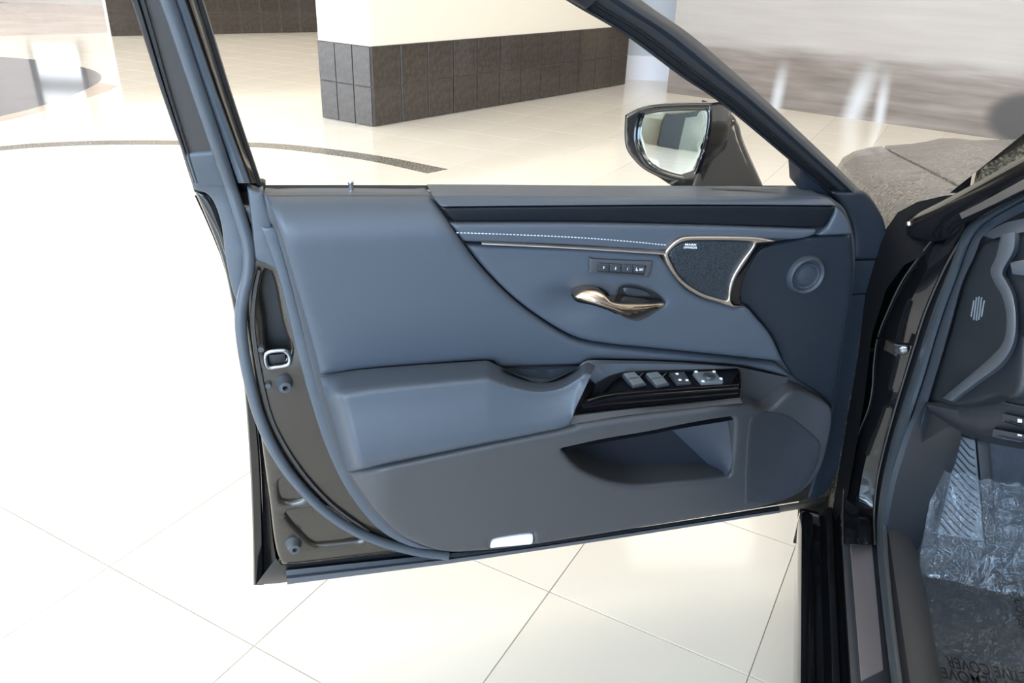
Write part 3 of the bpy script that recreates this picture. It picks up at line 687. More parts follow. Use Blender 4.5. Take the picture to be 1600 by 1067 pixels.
# --- trim panels
SEAM = [(668, 297), (684, 322), (712, 364), (752, 418), (800, 466), (850, 503), (900, 530), (950, 540), (1000, 545), (1100, 555), (1212, 567)]
relief('trim_base', DF, [(412, 305, 1), (560, 305), (900, 305), (1298, 308, 1), (1322, 330), (1336, 380), (1334, 440), (1326, 500), (1312, 580), (1300, 650), (1290, 700), (1276, 740), (1245, 772), (1185, 792), (1120, 804), (900, 840), (834, 850), (760, 859), (700, 860), (655, 850), (610, 828), (570, 790), (535, 735), (508, 660), (484, 570), (452, 440), (428, 357, 1), (418, 340)],
       0.018, -0.005, 'trim', door, r=0.006, ds=0.008, step=0.02)
relief('edge_strip', DF, [(408, 355, 1), (431, 355, 1), (452, 430), (478, 530), (503, 620), (530, 700), (560, 765), (605, 820), (655, 850), (700, 861, 1), (640, 853), (590, 825), (545, 770), (512, 705), (485, 625), (462, 540), (436, 435)], 0.017, -0.002, 'rubber', door, r=0.003, ds=0.005, step=0.01)
hb0 = belt_round(0.062, 0.050, 0.995, 0.034)
hb = lambda a, b: hb0(a, b) - 0.022 * np.clip((0.93 - np.asarray(b)) / 0.22, 0, 1)
relief('upper_pad', DF, [(413, 303, 1), (470, 301), (560, 301), (640, 302), (664, 303)] + SEAM[1:-1] + [(1212, 567, 1), (1240, 590, 1), (1157, 573), (1060, 565), (960, 562), (917, 563), (902, 571), (787, 574), (762, 563), (640, 571), (560, 578), (500, 588, 1), (485, 530), (462, 450), (436, 360)],
       hb, -0.02, 'leather', door, r=0.013, ds=0.006, step=0.014)
hd = DF.uv(905, 470, 0.05); hd2 = DF.uv(985, 468, 0.05)
def mid_h(a, b):
    a, b = np.asarray(a), np.asarray(b)
    return 0.046 + 0.006 * np.clip((a - 0.45) / 0.4, 0, 1) - 0.016 * np.exp(-((a - hd[0]) / 0.050) ** 2 - ((b - hd[1]) / 0.026) ** 2) - 0.010 * np.exp(-((a - hd2[0]) / 0.045) ** 2 - ((b - hd2[1]) / 0.020) ** 2)
SPK_L = [(1037, 397), (1044, 414), (1056, 432), (1072, 449), (1095, 463), (1120, 470), (1143, 477)]
relief('middle_pad', DF, [(721, 380, 1), (752, 383), (900, 389), (1030, 398, 1)] + [(x - 1, y + 1) for x, y in SPK_L[1:-1]] + [(1150, 480, 1), (1166, 480), (1185, 500), (1205, 525), (1224, 566, 1)] + [(x + 1, y - 3) for x, y in SEAM[:2:-1]] + [(716, 368)],
       mid_h, 0.0, 'leather', door, r=0.008, ds=0.005, step=0.009, holes=[[(967, 452), (974, 446), (992, 446), (1015, 453), (1032, 463), (1040, 474, 1), (1000, 477), (968, 473)]])
relief('stitched_band', DF, [(703, 349, 1), (900, 349), (1100, 353), (1278, 359, 1), (1268, 368), (1240, 374), (1190, 373), (1072, 370), (1056, 376), (1044, 386), (1034, 393, 1), (900, 384), (724, 377, 1)], 0.052, 0.0, 'leather', door, r=0.006, ds=0.005, step=0.01)
relief('accent_strip', DF, [(690, 324, 1), (900, 322), (1100, 321), (1290, 322), (1303, 326), (1300, 336), (1290, 356, 1), (1100, 351), (900, 346), (706, 346, 1)], 0.044, 0.0, 'accent', door, r=0.004, step=0.02)
relief('belt_pad', DF, [(676, 306, 1), (800, 306), (1000, 307), (1200, 307), (1284, 308, 1), (1298, 312), (1307, 322, 1), (1290, 321), (1100, 320), (900, 321), (689, 323, 1)], belt_round(0.052, 0.022, 0.995, 0.034), -0.035, 'leather', door, r=0.003, step=0.006)
relief('trim_corner', DF, [(1306, 322, 1), (1322, 340), (1332, 364), (1330, 366, 1), (1285, 368), (1275, 367, 1), (1291, 356, 1), (1302, 334)], 0.040, 0.0, 'leather', door, r=0.006, ds=0.005)
relief('front_pad', DF, [(1212, 380, 1), (1280, 368), (1330, 367, 1), (1333, 420), (1326, 490), (1312, 570), (1300, 640, 1), (1285, 620), (1242, 592, 1), (1222, 560), (1205, 525), (1185, 500), (1166, 478), (1150, 470), (1152, 440), (1168, 412), (1185, 390)], 0.030, 0.0, 'front_trim', door, r=0.006, ds=0.006, step=0.012)
strip('bright_moulding', DF, [(752, 377, 1), (900, 384), (1040, 391.5, 1)], [(753, 382, 1), (900, 389), (1040, 398, 1)], [(0, 0.045), (0, 0.052), (.25, 0.058), (.6, 0.0625), (1, 0.0630), (1, 0.045)], 'satin', door, n=30, label='slim satin bronze moulding line')
# stitching: one run of small thread stitches
sp_ = resample(np.array([DF.at(x, y, 0.0535) for x, y in curve([(713, 363.5), (800, 366.5), (900, 371), (980, 377), (1042, 383)], 10)]), 64)
sv, sf_ = [], []
for i in range(0, 63):
    a, b_ = sp_[i], sp_[i] + (sp_[i + 1] - sp_[i]) * 0.68; k = len(sv); t_ = unit(b_ - a); up = np.cross(N, t_) * 0.0009
    for q, s_ in ((a, 0.6), (a * .5 + b_ * .5, 1), (b_, 0.6)): sv += [q + up * s_, q + N * 0.0010 * s_, q - up * s_]
    sf_ += [(k, k + 3, k + 4, k + 1), (k + 1, k + 4, k + 5, k + 2), (k + 3, k + 6, k + 7, k + 4), (k + 4, k + 7, k + 8, k + 5)]
mk('stitching', sv, sf_, 'thread', door, kind='stuff')
# tweeter grille with its bright frame
SPO = [(1037, 397, 1), (1046, 385), (1058, 375), (1074, 370), (1120, 369.5), (1180, 371), (1212, 377, 1), (1196, 382), (1178, 402), (1160, 430), (1153, 452), (1154, 470), (1160, 478, 1), (1145, 480), (1120, 472), (1095, 464), (1072, 450), (1056, 433), (1044, 415)]
SPI = [(1044, 397), (1052, 387), (1062, 380), (1076, 376), (1120, 375.5), (1170, 377), (1177, 381), (1174, 388), (1158, 410), (1144, 434), (1139, 452), (1138, 466), (1134, 470), (1122, 467), (1098, 459), (1076, 446), (1060, 430), (1050, 413)]
sp_o = relief('speaker_frame', DF, SPO, 0.058, 0.02, 'satin', door, r=0.0022, holes=[SPI], ds=0.003, step=0.004, label='satin bronze speaker surround')
sg = relief('speaker_grille', DF, [(x + (1105 - x) * .01, y) for x, y in SPI], 0.0525, 0.03, 'grille', door, r=0.003, ds=0.004, label='dark perforated speaker grille')
relief('speaker_side', DF, [(1182, 379, 1), (1210, 377, 1), (1193, 386), (1176, 408), (1162, 436), (1157, 458), (1160, 478, 1), (1146, 478, 1), (1141, 470), (1143, 450), (1150, 430), (1165, 407)], 0.0595, 0.02, 'piano', door, r=0.002, ds=0.003, step=0.005, label='gloss black edge of the speaker surround')
lo_ = DF.at(1079, 384.5, 0.0528); lx = unit(DF.at(1095, 385.2, 0.0528) - DF.at(1064, 384, 0.0528)); ly = unit(np.cross(N, lx))
letters('maker_lettering', 'MARK', lo_ + ly * 0.0026, lx, ly, N, 0.0036, 'print_white', door, width=0.021, thick=0.02)
letters('maker_lettering', 'LEVINSON', lo_ - ly * 0.0022, lx, ly, N, 0.0036, 'print_white', door, width=0.023, thick=0.02)
# seat memory buttons
mp_ = relief('memory_panel', DF, [(921, 402), (926, 404), (980, 407), (1017, 408), (1019, 413), (1014, 431), (1008, 433), (925, 427), (921, 423)], 0.0545, 0.03, 'trim', door, r=0.003, ds=0.003, step=0.006)
relief('button_bezel', DF, [(933, 410, 1), (1010, 415, 1), (1006, 430, 1), (933, 425, 1)], 0.0556, 0.03, 'black_rubber', door, r=0.0008, ds=0.004)
for k, tx in enumerate(('3', '2', '1', 'SET')):
    x0, x1 = 934.5 + k * 18.6, 934.5 + k * 18.6 + 17.3; y0 = 411 + k * 1.1
    bt = relief('memory_button', DF, [(x0, y0, 1), (x1, y0 + 1, 1), (x1 - .6, y0 + 13, 1), (x0, y0 + 12, 1)], 0.0572, 0.04, 'button', door, r=0.0008, ds=0.003)
    o_ = DF.at((x0 + x1) / 2 + (3 if tx == 'SET' else 0), y0 + 6.8, 0.0573); ex_ = unit(DF.at(x1, y0 + 1, .0573) - DF.at(x0, y0, .0573)); ey_ = unit(np.cross(N, ex_))
    letters('button_lettering', tx, o_, ex_, ey_, N, 0.0040 if tx != 'SET' else 0.0034, 'print_white', door, thick=0.02)
    if tx == 'SET':
        q = o_ - ex_ * 0.0078 + N * 0.0004
        mk('seat_symbol', [q + ex_ * a + ey_ * c for a, c in ((-.0018, .0028), (-.0008, .0028), (-.0002, -.0004), (.0022, -.0008), (.0022, -.0024), (-.0012, -.0024))], [(0, 5, 2, 1), (2, 5, 4, 3)], 'print_white', door, False)
# door release handle
relief('handle_recess', DF, [(958, 440, 1), (1000, 436, 1), (1052, 470, 1), (1040, 484, 1), (960, 482, 1)], 0.030, 0.02, 'matte_black', door, r=0.004, ds=0.003, step=0.005)
relief('handle_cup', DF, [(896, 464), (904, 455), (918, 449), (934, 449), (948, 456), (955, 466), (958, 474, 1), (990, 474), (1040, 474, 1), (1038, 480), (1020, 489), (988, 496), (966, 493), (950, 485), (925, 477), (902, 472)], 0.047, 0.02, 'piano', door, r=0.004, ds=0.003, step=0.005)
def handle_h(a, b):
    a, b = np.asarray(a), np.asarray(b); p0 = DF.uv(905, 463, .06); p1 = DF.uv(1030, 477, .06)
    t = np.clip((a - p0[0]) / (p1[0] - p0[0]), 0, 1); ridge = p0[1] + (p1[1] - p0[1]) * t - 0.006 * np.sin(math.pi * t)
    d = b - ridge
    return 0.056 + 0.022 * np.sin(math.pi * np.clip(t * 0.85 + 0.12, 0, 1)) - np.where(d > 0, 18.0 * d * d + 0.15 * d, 10.0 * d * d - 0.25 * d)
hn = relief('release_handle', DF, [(899, 464), (908, 456), (920, 452), (933, 453), (944, 459), (950, 466), (956, 471), (972, 474), (1000, 474.5), (1036, 474), (1037, 478), (1018, 487), (990, 494), (972, 492), (956, 485), (930, 476), (904, 469)], handle_h, 0.04, 'bronze', door, r=0.005, ds=0.003, step=0.004, label='curved satin bronze pull handle')
relief('lock_lever', DF, [(974, 451), (984, 449), (1006, 453), (1018, 461), (1012, 464), (980, 462)], 0.036, 0.02, 'button', door, r=0.003, ds=0.003, step=0.005)
# lock pin on the sill
lp = floor_at(549, 300, 0.985)
lathe('lock_pin', lp, Z, [(0.010, -0.004), (0.010, 0.0), (0.0075, 0.0015), (0.0045, 0.001)], 'matte_black', door, 18)
lathe('lock_pin_head', lp, Z, [(0.0038, -0.002), (0.0038, 0.012), (0.0044, 0.0135), (0.0044, 0.017), (0.003, 0.0185), (0.0, 0.0185)], 'metal', door, 16, label='silver door lock pin')
HB = Frame(A0 + Z * 0.9675, D, -N, Z)
strip('vent_slot', HB, [(1062, 295.5), (1130, 293.8), (1218, 295.2)], [(1066, 297.2), (1150, 296.6), (1222, 297.4)], [(0, 0.001), (1, 0.001)], 'black_rubber', door, n=12)
# armrest
AT = [(500, 589, 1), (560, 578), (640, 571), (762, 563, 1), (786, 575, 1), (805, 583), (830, 590), (858, 591.5), (882, 586), (904, 572, 1), (919, 563, 1), (932, 568, 1)]
AB = [(543, 738, 1), (600, 726), (660, 714), (740, 698), (775, 691), (800, 686), (830, 680), (855, 675), (875, 671), (885, 668), (891, 664, 1), (896, 645, 1)]
def arm_prof(t):
    k = 1 - (1 - min(1, t / 0.07)) ** 2.2
    q = 0.045 * k
    m2 = 1.0 if t < 0.9 else 1.0 - 0.12 * (t - .9) / .1
    return [(0, 0.030), (0.0, 0.046), (.03, 0.050 + q * .15), (.10, 0.056 + q * .62), (.17, 0.062 + q * 1.03), (.205, 0.066 + q * 1.18), (.235, 0.067 + q * 1.27), (.27, 0.067 + q * 1.31), (.33, 0.066 + q * 1.33), (.5, 0.065 + q * 1.52), (.75, 0.064 + q * 1.75), (.92, 0.063 + q * 1.86), (.97, 0.062 + q * 1.82), (.99, 0.058 + q * 1.70), (1, 0.05 + q * 1.5), (1, 0.03)]
strip('armrest', DF, AT, AB, arm_prof, 'leather', door, n=90)
strip('pull_pocket', DF, [(784, 573, 1), (845, 572.5), (906, 571, 1)], [(786, 577, 1), (846, 598), (904, 575, 1)], [(0, 0.05), (.2, 0.030), (.8, 0.030), (1, 0.075)], 'leather', door, n=24)
# gloss black switch panel with its grey rim
WT = [(950, 590), (985, 580), (1060, 577), (1152, 574), (1157, 576)]; WB = [(901, 645), (980, 637), (1060, 630), (1150, 620), (1157, 606)]
strip('switch_panel', DF, [(932, 597, 1), (958, 585), (985, 580), (1060, 577.5), (1156, 575, 1)], [(901, 645, 1), (940, 642), (985, 638), (1060, 630), (1154, 620, 1)],
      lambda t: [(0, 0.05), (0, 0.064), (.08, 0.072), (.50, 0.112), (.55, 0.1165), (.60, 0.119), (.92, 0.124), (1, 0.122), (1, 0.09)], 'piano', door, n=40, cap=True, label='gloss black window switch panel')
strip('switch_panel_surround', DF, [(905, 572, 1), (918, 563), (960, 563), (1060, 566), (1150, 573, 1)], [(930, 600, 1), (952, 587), (985, 580), (1060, 577.5), (1158, 575, 1)], [(0, 0.05), (.3, 0.060), (1, 0.064), (1, 0.05)], 'leather', door, n=30)
strip('switch_panel_front', DF, [(1148, 572, 1), (1156, 580), (1158, 600), (1155, 622, 1)], [(1232, 590, 1), (1228, 605), (1222, 620), (1200, 640, 1)], [(0, 0.10), (.05, 0.075), (.3, 0.055), (.7, 0.045), (1, 0.036)], 'trim', door, n=16)
strip('switch_panel_rim', DF, [(897, 647, 1), (980, 638), (1060, 631), (1156, 620, 1)], [(889, 665, 1), (980, 650), (1060, 641), (1160, 630, 1)], [(0, 0.09), (0, 0.118), (.15, 0.128), (.9, 0.137), (1, 0.134), (1, 0.05)], 'trim', door, n=30)
# switches stand on the top of the panel
def panel_pt(x, y):
    """Top face of the switch panel: its height grows towards the camera."""
    yt = 578.0 + (1060 - x) * 0.012; yb = 604 + (1060 - x) * 0.075
    k = min(1, max(0, (y - yt) / (yb - yt))); return DF.at(x, y, 0.072 + 0.040 * k + 0.0015)
def plate(name, quad, lift, material, parent, label=None):
    top = [panel_pt(*q) for q in quad]; n_ = unit(np.cross(top[1] - top[0], top[3] - top[0])); n_ = n_ if n_[2] > 0 else -n_
    V = [p - n_ * 0.004 for p in top] + [p + n_ * (lift - .0006) for p in top]; cc = sum(top) / 4
    V += [p + (cc - p) * 0.08 + n_ * lift for p in top]
    return mk(name, V, [(0, 1, 2, 3), (8, 9, 10, 11)] + [(k * 4 + i, k * 4 + (i + 1) % 4, k * 4 + 4 + (i + 1) % 4, k * 4 + 4 + i) for k in (0, 1) for i in range(4)], material, parent, False, label)
for x0 in (972.5, 1008.5):
    sw = plate('window_switch', [(x0, 586), (x0 + 20, 584), (x0 + 37, 602), (x0 + 17, 606)], 0.003, 'button', door)
    plate('switch_key', [(x0 + 1, 586.5), (x0 + 17, 584.5), (x0 + 25, 592), (x0 + 8, 594.5)], 0.0065, 'switch', door)
    plate('switch_key', [(x0 + 9, 596), (x0 + 26, 593.5), (x0 + 33, 601), (x0 + 16, 604.5)], 0.0065, 'switch', door)
    a, b_ = panel_pt(x0 + 26, 593), panel_pt(x0 + 31, 600); c_ = panel_pt(x0 + 32, 586)
    tube('switch_edge', [c_ + Z * .004, a + Z * .006, b_ + Z * .005], 0.0008, 'metal', door, 6)
ml = plate('mirror_switch', [(1046, 584), (1068, 582.5), (1079, 600), (1058, 602)], 0.003, 'button', door)
for x, y in ((1056.5, 586.5), (1061, 596), (1072, 596.5)):
    plate('switch_mark', [(x - 2, y - 1), (x + 2, y - 1), (x + 3, y + 1), (x - 1, y + 1)], 0.0045, 'print_white', door)
ma = plate('mirror_adjuster', [(1083, 583.5), (1116, 582), (1129, 599), (1096, 601)], 0.004, 'switch', door)
lathe('adjuster_knob', panel_pt(1107, 592) + Z * .003, Z, [(0.010, 0.0), (0.0105, 0.003), (0.009, 0.005), (0.005, 0.0042), (0, 0.0042)], 'button', door, 20)
for x, y in ((1086, 584), (1114, 584), (1125, 595), (1097, 599)):
    plate('switch_mark', [(x - 2, y - 1), (x + 2, y - 1), (x + 3, y + 1), (x - 1, y + 1)], 0.0056, 'print_white', door)
# lower panel with the map pocket cut into it
POCK = [(876, 700, 1), (940, 686), (1010, 674), (1080, 660), (1130, 652), (1146, 654), (1146, 690), (1141, 730), (1134, 744), (1060, 752), (1000, 757), (955, 752), (915, 737), (892, 720)]
SE0 = DF.uv(560, 736, 0.13); SE1 = DF.uv(1160, 630, 0.115)
def low_h(a, b):
    a, b = np.asarray(a), np.asarray(b); bs = SE0[1] + (SE1[1] - SE0[1]) * (a - SE0[0]) / (SE1[0] - SE0[0])
    k = np.clip((b - 0.30) / (bs - 0.30), 0, 1.05); e = np.clip((1.06 - a) / 0.30, 0, 1); e = e * e * (3 - 2 * e); l_ = 1 - (1 - np.clip((a - 0.17) / 0.07, 0, 1)) ** 2
    return 0.044 + 0.096 * k * (0.12 + 0.88 * e) * (0.3 + 0.7 * l_)
lower = relief('lower_panel', DF, [(546, 741, 1), (640, 722), (740, 701), (890, 669), (900, 664), (980, 652), (1060, 643), (1160, 632), (1200, 640), (1240, 610), (1285, 625), (1300, 645), (1294, 690), (1280, 735), (1250, 768), (1190, 790), (1100, 806), (900, 839), (836, 850, 1), (834, 836), (828, 832), (775, 840), (766, 846), (765, 857, 1), (730, 861), (690, 860), (650, 847), (615, 826), (580, 790)], low_h, 0.005, 'trim', door, r=0.008, holes=[POCK], ds=0.006, step=0.014)
pk = np.array([DF.uv(x, y, float(low_h(*DF.uv(x, y, .06))) - .005) for x, y in closed(POCK, 5)])
ring0 = [DF.world(a, b_, float(low_h(a, b_)) - .007) for a, b_ in pk]
cx, cz = pk.mean(0)
def pocket_ring(w, fu, fz, cut):
    out_ = []
    for a, b_ in pk:
        a2 = a - max(0, (a - (pk[:, 0].max() - cut))) * fu; b2 = cz + (b_ - cz) * fz; out_.append(DF.world(a2, b2, w))
    return out_
loft('map_pocket', [ring0, pocket_ring(0.06, 0, 1.0, .10), pocket_ring(0.035, 0, 0.99, .11), pocket_ring(0.025, 0.02, 0.97, .12)], 'pocket', door)
strip('pocket_side', DF, [(1050, 672), (1084, 704), (1112, 730), (1127, 741)], [(1147, 655), (1147, 690), (1142, 728), (1135, 743)], [(0, 0.030), (.5, 0.056), (.9, 0.078), (1, 0.080)], 'kick', door, n=14)
relief('lower_speaker', DF, [(1171, 660), (1182, 648), (1205, 644), (1232, 650), (1262, 672), (1280, 690), (1281, 708), (1270, 740), (1250, 765), (1228, 780), (1200, 786), (1164, 787, 1), (1165, 730)], lambda a, b: low_h(a, b) + 0.002, 0.02, 'lower_grille', door, r=0.003, ds=0.004, step=0.012)
relief('courtesy_reflector', DF, [(766, 856, 1), (768, 846), (778, 841), (826, 834), (833, 838), (832, 850, 1)], 0.050, 0.0, 'white', door, r=0.003, ds=0.003, step=0.006, label='white courtesy lamp lens at the foot of the door')
# round air outlet ring near the hinge side
vc = DF.at(1258, 429, 0.030)
lathe('round_outlet', vc, N + 0.0 * D, [(0.036, -0.002), (0.0345, 0.006), (0.031, 0.010), (0.028, 0.009), (0.026, 0.004), (0.0235, 0.0035), (0.0225, 0.008), (0.020, 0.007), (0.019, -0.004)], 'kick', door, 36, label='round ribbed outlet ring')
lathe('outlet_core', vc, N, [(0.020, 0.002), (0.014, 0.0035), (0.0, 0.004)], 'kick', door, 24)
# door check strap and hinge cover at the front edge
tube('check_strap', [DF.at(1330, 547, -0.02), DF.at(1352, 547, -0.01), carp(1.475, 0.262, 0.672), carp(1.455, 0.283, 0.672)], [0.005, 0.005, 0.004, 0.004], 'inner_paint', door, 8)
# --- side mirror, carried by the door on its outer face
mc = DF.at(1050, 225, -0.20)
mz = unit(-0.88 * D + 0.47 * N + 0.085 * Z); my = unit(Z - mz * (Z @ mz)); mxv = np.cross(my, mz)
MF = Frame(mc, mxv, my, mz)
BEZ = [(978, 180, 1), (1000, 169), (1030, 163), (1106, 161), (1112, 165), (1111, 195), (1104, 230), (1092, 268), (1083, 285), (1074, 288), (1040, 280), (1010, 266), (992, 250), (980, 232), (977, 210)]
GLS = [(1000, 182), (1008, 177), (1040, 172), (1100, 170.5), (1107, 174), (1106, 198), (1099, 232), (1087, 266), (1080, 275), (1070, 276), (1040, 269), (1015, 257), (1002, 240), (995, 215)]
mir = relief('side_mirror', MF, BEZ, 0.0, -0.02, 'paint', door, r=0.006, holes=[GLS], ds=0.004, step=0.006, label='gloss black side mirror with pale reflection')
relief('mirror_pane', MF, [(1050 + (x - 1050) * 1.01, 225 + (y - 225) * 1.01) for x, y in GLS], -0.010, -0.014, 'mirror', door, r=0.0008, ds=0.006)
gl_in = [(1050 + (x - 1050) * .985, 225 + (y - 225) * .985) for x, y in GLS]
tube('pane_rim', resample(np.array([MF.at(x, y, -0.009) for x, y in closed(gl_in)]), 60, True), 0.0016, 'black_rubber', door, 6, True)
bz = np.array([MF.uv(x, y, -0.006) for x, y in closed(BEZ, 5)]); bcx = bz.mean(0)
rings = []
for w, k, dx, dz in ((-0.004, 1.0, 0, 0), (-0.02, 1.01, 0, 0.001), (-0.045, 0.96, 0.004, 0.002), (-0.07, 0.84, 0.012, 0.003), (-0.088, 0.62, 0.02, 0.002), (-0.097, 0.3, 0.024, 0.0)):
    rings.append([MF.world(bcx[0] + (a - bcx[0]) * k + dx, bcx[1] + (b_ - bcx[1]) * k + dz, w) for a, b_ in bz])
loft('mirror_housing', rings, 'paint', door)
arm = [(1108, 215, 1), (1118, 164, 1), (1140, 174), (1154, 190), (1161, 214), (1171, 238), (1197, 291, 1), (1204, 312, 1), (1140, 314), (1082, 314, 1), (1096, 262)]
relief('mirror_arm', DF, arm, lambda a, b: -0.222 + 1.3 * np.maximum(1.035 - np.asarray(b), 0), -0.29, 'paint', door, r=0.018, ds=0.005, step=0.008)

# ------------------------------------------------------------------ car body
body = car
def ext(name, prof, s0, s1, material, ds=None, label=None, n=2):
    """Profile of (t, z) points run along the car."""
    V = []; Fc = []; m_ = len(prof)
    for i in range(n):
        s_ = s0 + (s1 - s0) * i / (n - 1)
        for t, z in prof: V.append(carp(s_, t, z))
    for i in range(n - 1):
        for j in range(m_ - 1): Fc.append((i * m_ + j, i * m_ + j + 1, (i + 1) * m_ + j + 1, (i + 1) * m_ + j))
    return mk(name, V, Fc, material, body, True, label)
ext('rocker_panel', [(0.235, 0.15), (0.200, 0.16), (0.189, 0.20), (0.187, 0.25), (0.190, 0.262), (0.200, 0.265), (0.212, 0.262), (0.214, 0.250), (0.226, 0.250), (0.232, 0.256), (0.236, 0.275), (0.240, 0.280), (0.247, 0.281), (0.249, 0.272), (0.256, 0.272), (0.257, 0.330), (0.261, 0.338)], -0.5, 1.505, 'paint')
box('rocker_end', carp(0, 0, 0), CI, CF, Z, (0.187, 1.49, 0.18), (0.226, 1.507, 0.264), 'paint', body, 0.004)
ext('sill_cover', [(0.254, 0.318), (0.256, 0.334), (0.262, 0.341), (0.303, 0.342), (0.308, 0.338), (0.318, 0.337)], -0.5, 1.36, 'sill_trim')
# metal scuff plate
sq = [floor_at(x, y, 0.344) for x, y in [(1329, 851), (1362, 851), (1380, 1046), (1346, 1063)]]
mk('scuff_plate', [q - Z * .004 for q in sq] + [q for q in sq], [(4, 5, 6, 7)] + [(i, (i + 1) % 4, 4 + (i + 1) % 4, 4 + i) for i in range(4)], 'scuff', body, False, 'brushed mauve grey metal scuff plate on the sill')
sq2 = [floor_at(x, y, 0.343) for x, y in [(1326, 842), (1364, 838), (1364, 849), (1329, 852)]]
mk('scuff_plate_end', [q - Z * .006 for q in sq2] + [q + Z * .003 for q in sq2], [(4, 5, 6, 7)] + [(i, (i + 1) % 4, 4 + (i + 1) % 4, 4 + i) for i in range(4)], 'sill_trim', body, False)
# hinge pillar
O1 = [(1476, 350), (1442, 393), (1410, 438), (1387, 486), (1371, 528), (1365, 570), (1363, 605), (1356, 640), (1338, 685), (1325, 730), (1317, 780), (1317, 850)]
O2 = [(1516, 350), (1486, 400), (1466, 440), (1445, 490), (1429, 540), (1412, 595), (1397, 645), (1382, 700), (1371, 750), (1366, 800), (1367, 850)]
pill = strip('hinge_pillar', JS, O1, O2, lambda t: [(0, -0.06), (0, -0.004), (.06, 0.0), (.3, 0.006 + .004 * math.sin(7 * t)), (.5, 0.010 + .006 * math.sin(9 * t)), (.75, 0.006), (.94, 0.0), (1, 0.002)], 'paint', body, n=80)
tube('pillar_edge_highlight', [JS.at(x, y, 0.0) for x, y in curve(O1)], 0.0013, 'applique', body, 6)  # thin grey lines stand for the highlights along both flange edges
tube('pillar_edge_highlight', [JS.at(x, y, 0.003) for x, y in curve(O2)], 0.0016, 'applique', body, 6)
DK = Frame(JF.o - JF.ez * 0.05, JF.ex, JF.ey, JF.ez)
strip('pillar_recess', DK, [(1440, 326), (1372, 352), (1350, 420), (1326, 520), (1300, 620), (1276, 720), (1250, 775), (1246, 815)], [(1520, 335), (1476, 358), (1415, 450), (1376, 530), (1366, 620), (1340, 700), (1322, 770), (1320, 850)], [(0, -.05), (.3, 0.0), (1, 0.0)], 'cavity', body, n=40)
# check strap bracket on the pillar
bk = JS.at(1408, 547, 0.012)
lathe('hinge_bolt', bk, JF.ez, [(0, 0.008), (0.006, 0.008), (0.0075, 0.004), (0.009, 0.002), (0.011, -0.004)], 'metal', body, 8)
box('strap_bracket', JS.at(1396, 542, 0.006), JF.ex, JF.ey, JF.ez, (-.012, -.010, 0), (.018, .010, .010), 'inner_paint', body, .002)
tube('strap_clip', [JS.at(1370, 527, .006), JS.at(1388, 535, .012), JS.at(1402, 540, .014), JS.at(1418, 542, .010)], 0.0028, 'metal', body, 6)
lathe('fender_bolt', AP.at(1420, 350, 0.004), AP.ez, [(0, 0.004), (0.0035, 0.004), (0.0045, 0.001), (0.0055, 0.0), (0.0055, -0.004)], 'metal', body, 8)
# body weatherstrip and the moulding beside it, running round the opening
W1 = [(1640, 278), (1600, 300), (1560, 322), (1522, 344), (1503, 366), (1484, 418), (1464, 468), (1446, 520), (1429, 575), (1411, 630), (1394, 685), (1381, 740), (1373, 790), (1370, 850), (1379, 950), (1393, 1067), (1405, 1160)]
W2 = [(1640, 290), (1600, 313), (1560, 335), (1535, 352), (1516, 378), (1497, 430), (1478, 480), (1462, 530), (1444, 592), (1425, 650), (1408, 710), (1396, 760), (1388, 800), (1387, 850), (1396, 950), (1411, 1067), (1424, 1160)]
W3 = [(1640, 312), (1600, 332), (1560, 353), (1536, 370), (1524, 400), (1505, 440), (1490, 495), (1476, 545), (1461, 595), (1450, 632), (1446, 655)]
strip('body_weatherstrip', JS, W1, W2, [(0, -0.02), (0, 0.006), (.25, 0.014), (.6, 0.016), (.9, 0.011), (1, 0.0)], 'body_rubber', body, n=90)
strip('opening_moulding', JF, W2[:11], W3, [(0, 0.002), (.1, 0.008), (.9, 0.010), (1, 0.002)], 'kick', body, n=60)
strip('opening_lining', JF, W2[:11], [(x + 45, y + 6) for x, y in W3], [(0, -0.012), (1, -0.03)], 'black_rubber', body, n=40)
strip('weatherstrip_shadow_gap', JS, [(1600, 284), (1540, 322), (1498, 352), (1482, 400), (1464, 440), (1444, 490), (1428, 540), (1411, 595), (1396, 645), (1381, 700), (1370, 750), (1365, 800), (1365, 850)], [(1600, 302), (1560, 324), (1524, 346), (1505, 368), (1486, 420), (1466, 470), (1448, 522), (1431, 577), (1413, 632), (1396, 687), (1383, 742), (1375, 792), (1372, 850)], [(0, -0.012), (1, -0.012)], 'black_rubber', body, n=60)
# windscreen pillar: black frame, tan strip standing for a reflection in the paint, black frame
strip('windscreen_pillar', AP, [(1384, 356), (1440, 330), (1500, 299), (1600, 243), (1700, 185)], [(1390, 372), (1470, 376), (1506, 350), (1600, 303), (1700, 252)], [(0, -0.05), (0, 0.0), (.15, 0.004), (.8, 0.006), (1, 0.0)], 'paint', body, n=30)
strip('pillar_reflection', AP, [(1499, 333), (1540, 312), (1600, 279), (1700, 226)], [(1503, 343), (1545, 324), (1600, 297), (1700, 246)], [(0, 0.002), (.1, 0.010), (.9, 0.008), (1, 0.002)], 'channel', body, n=20, label='tan strip drawn as a reflection in the windscreen pillar paint')
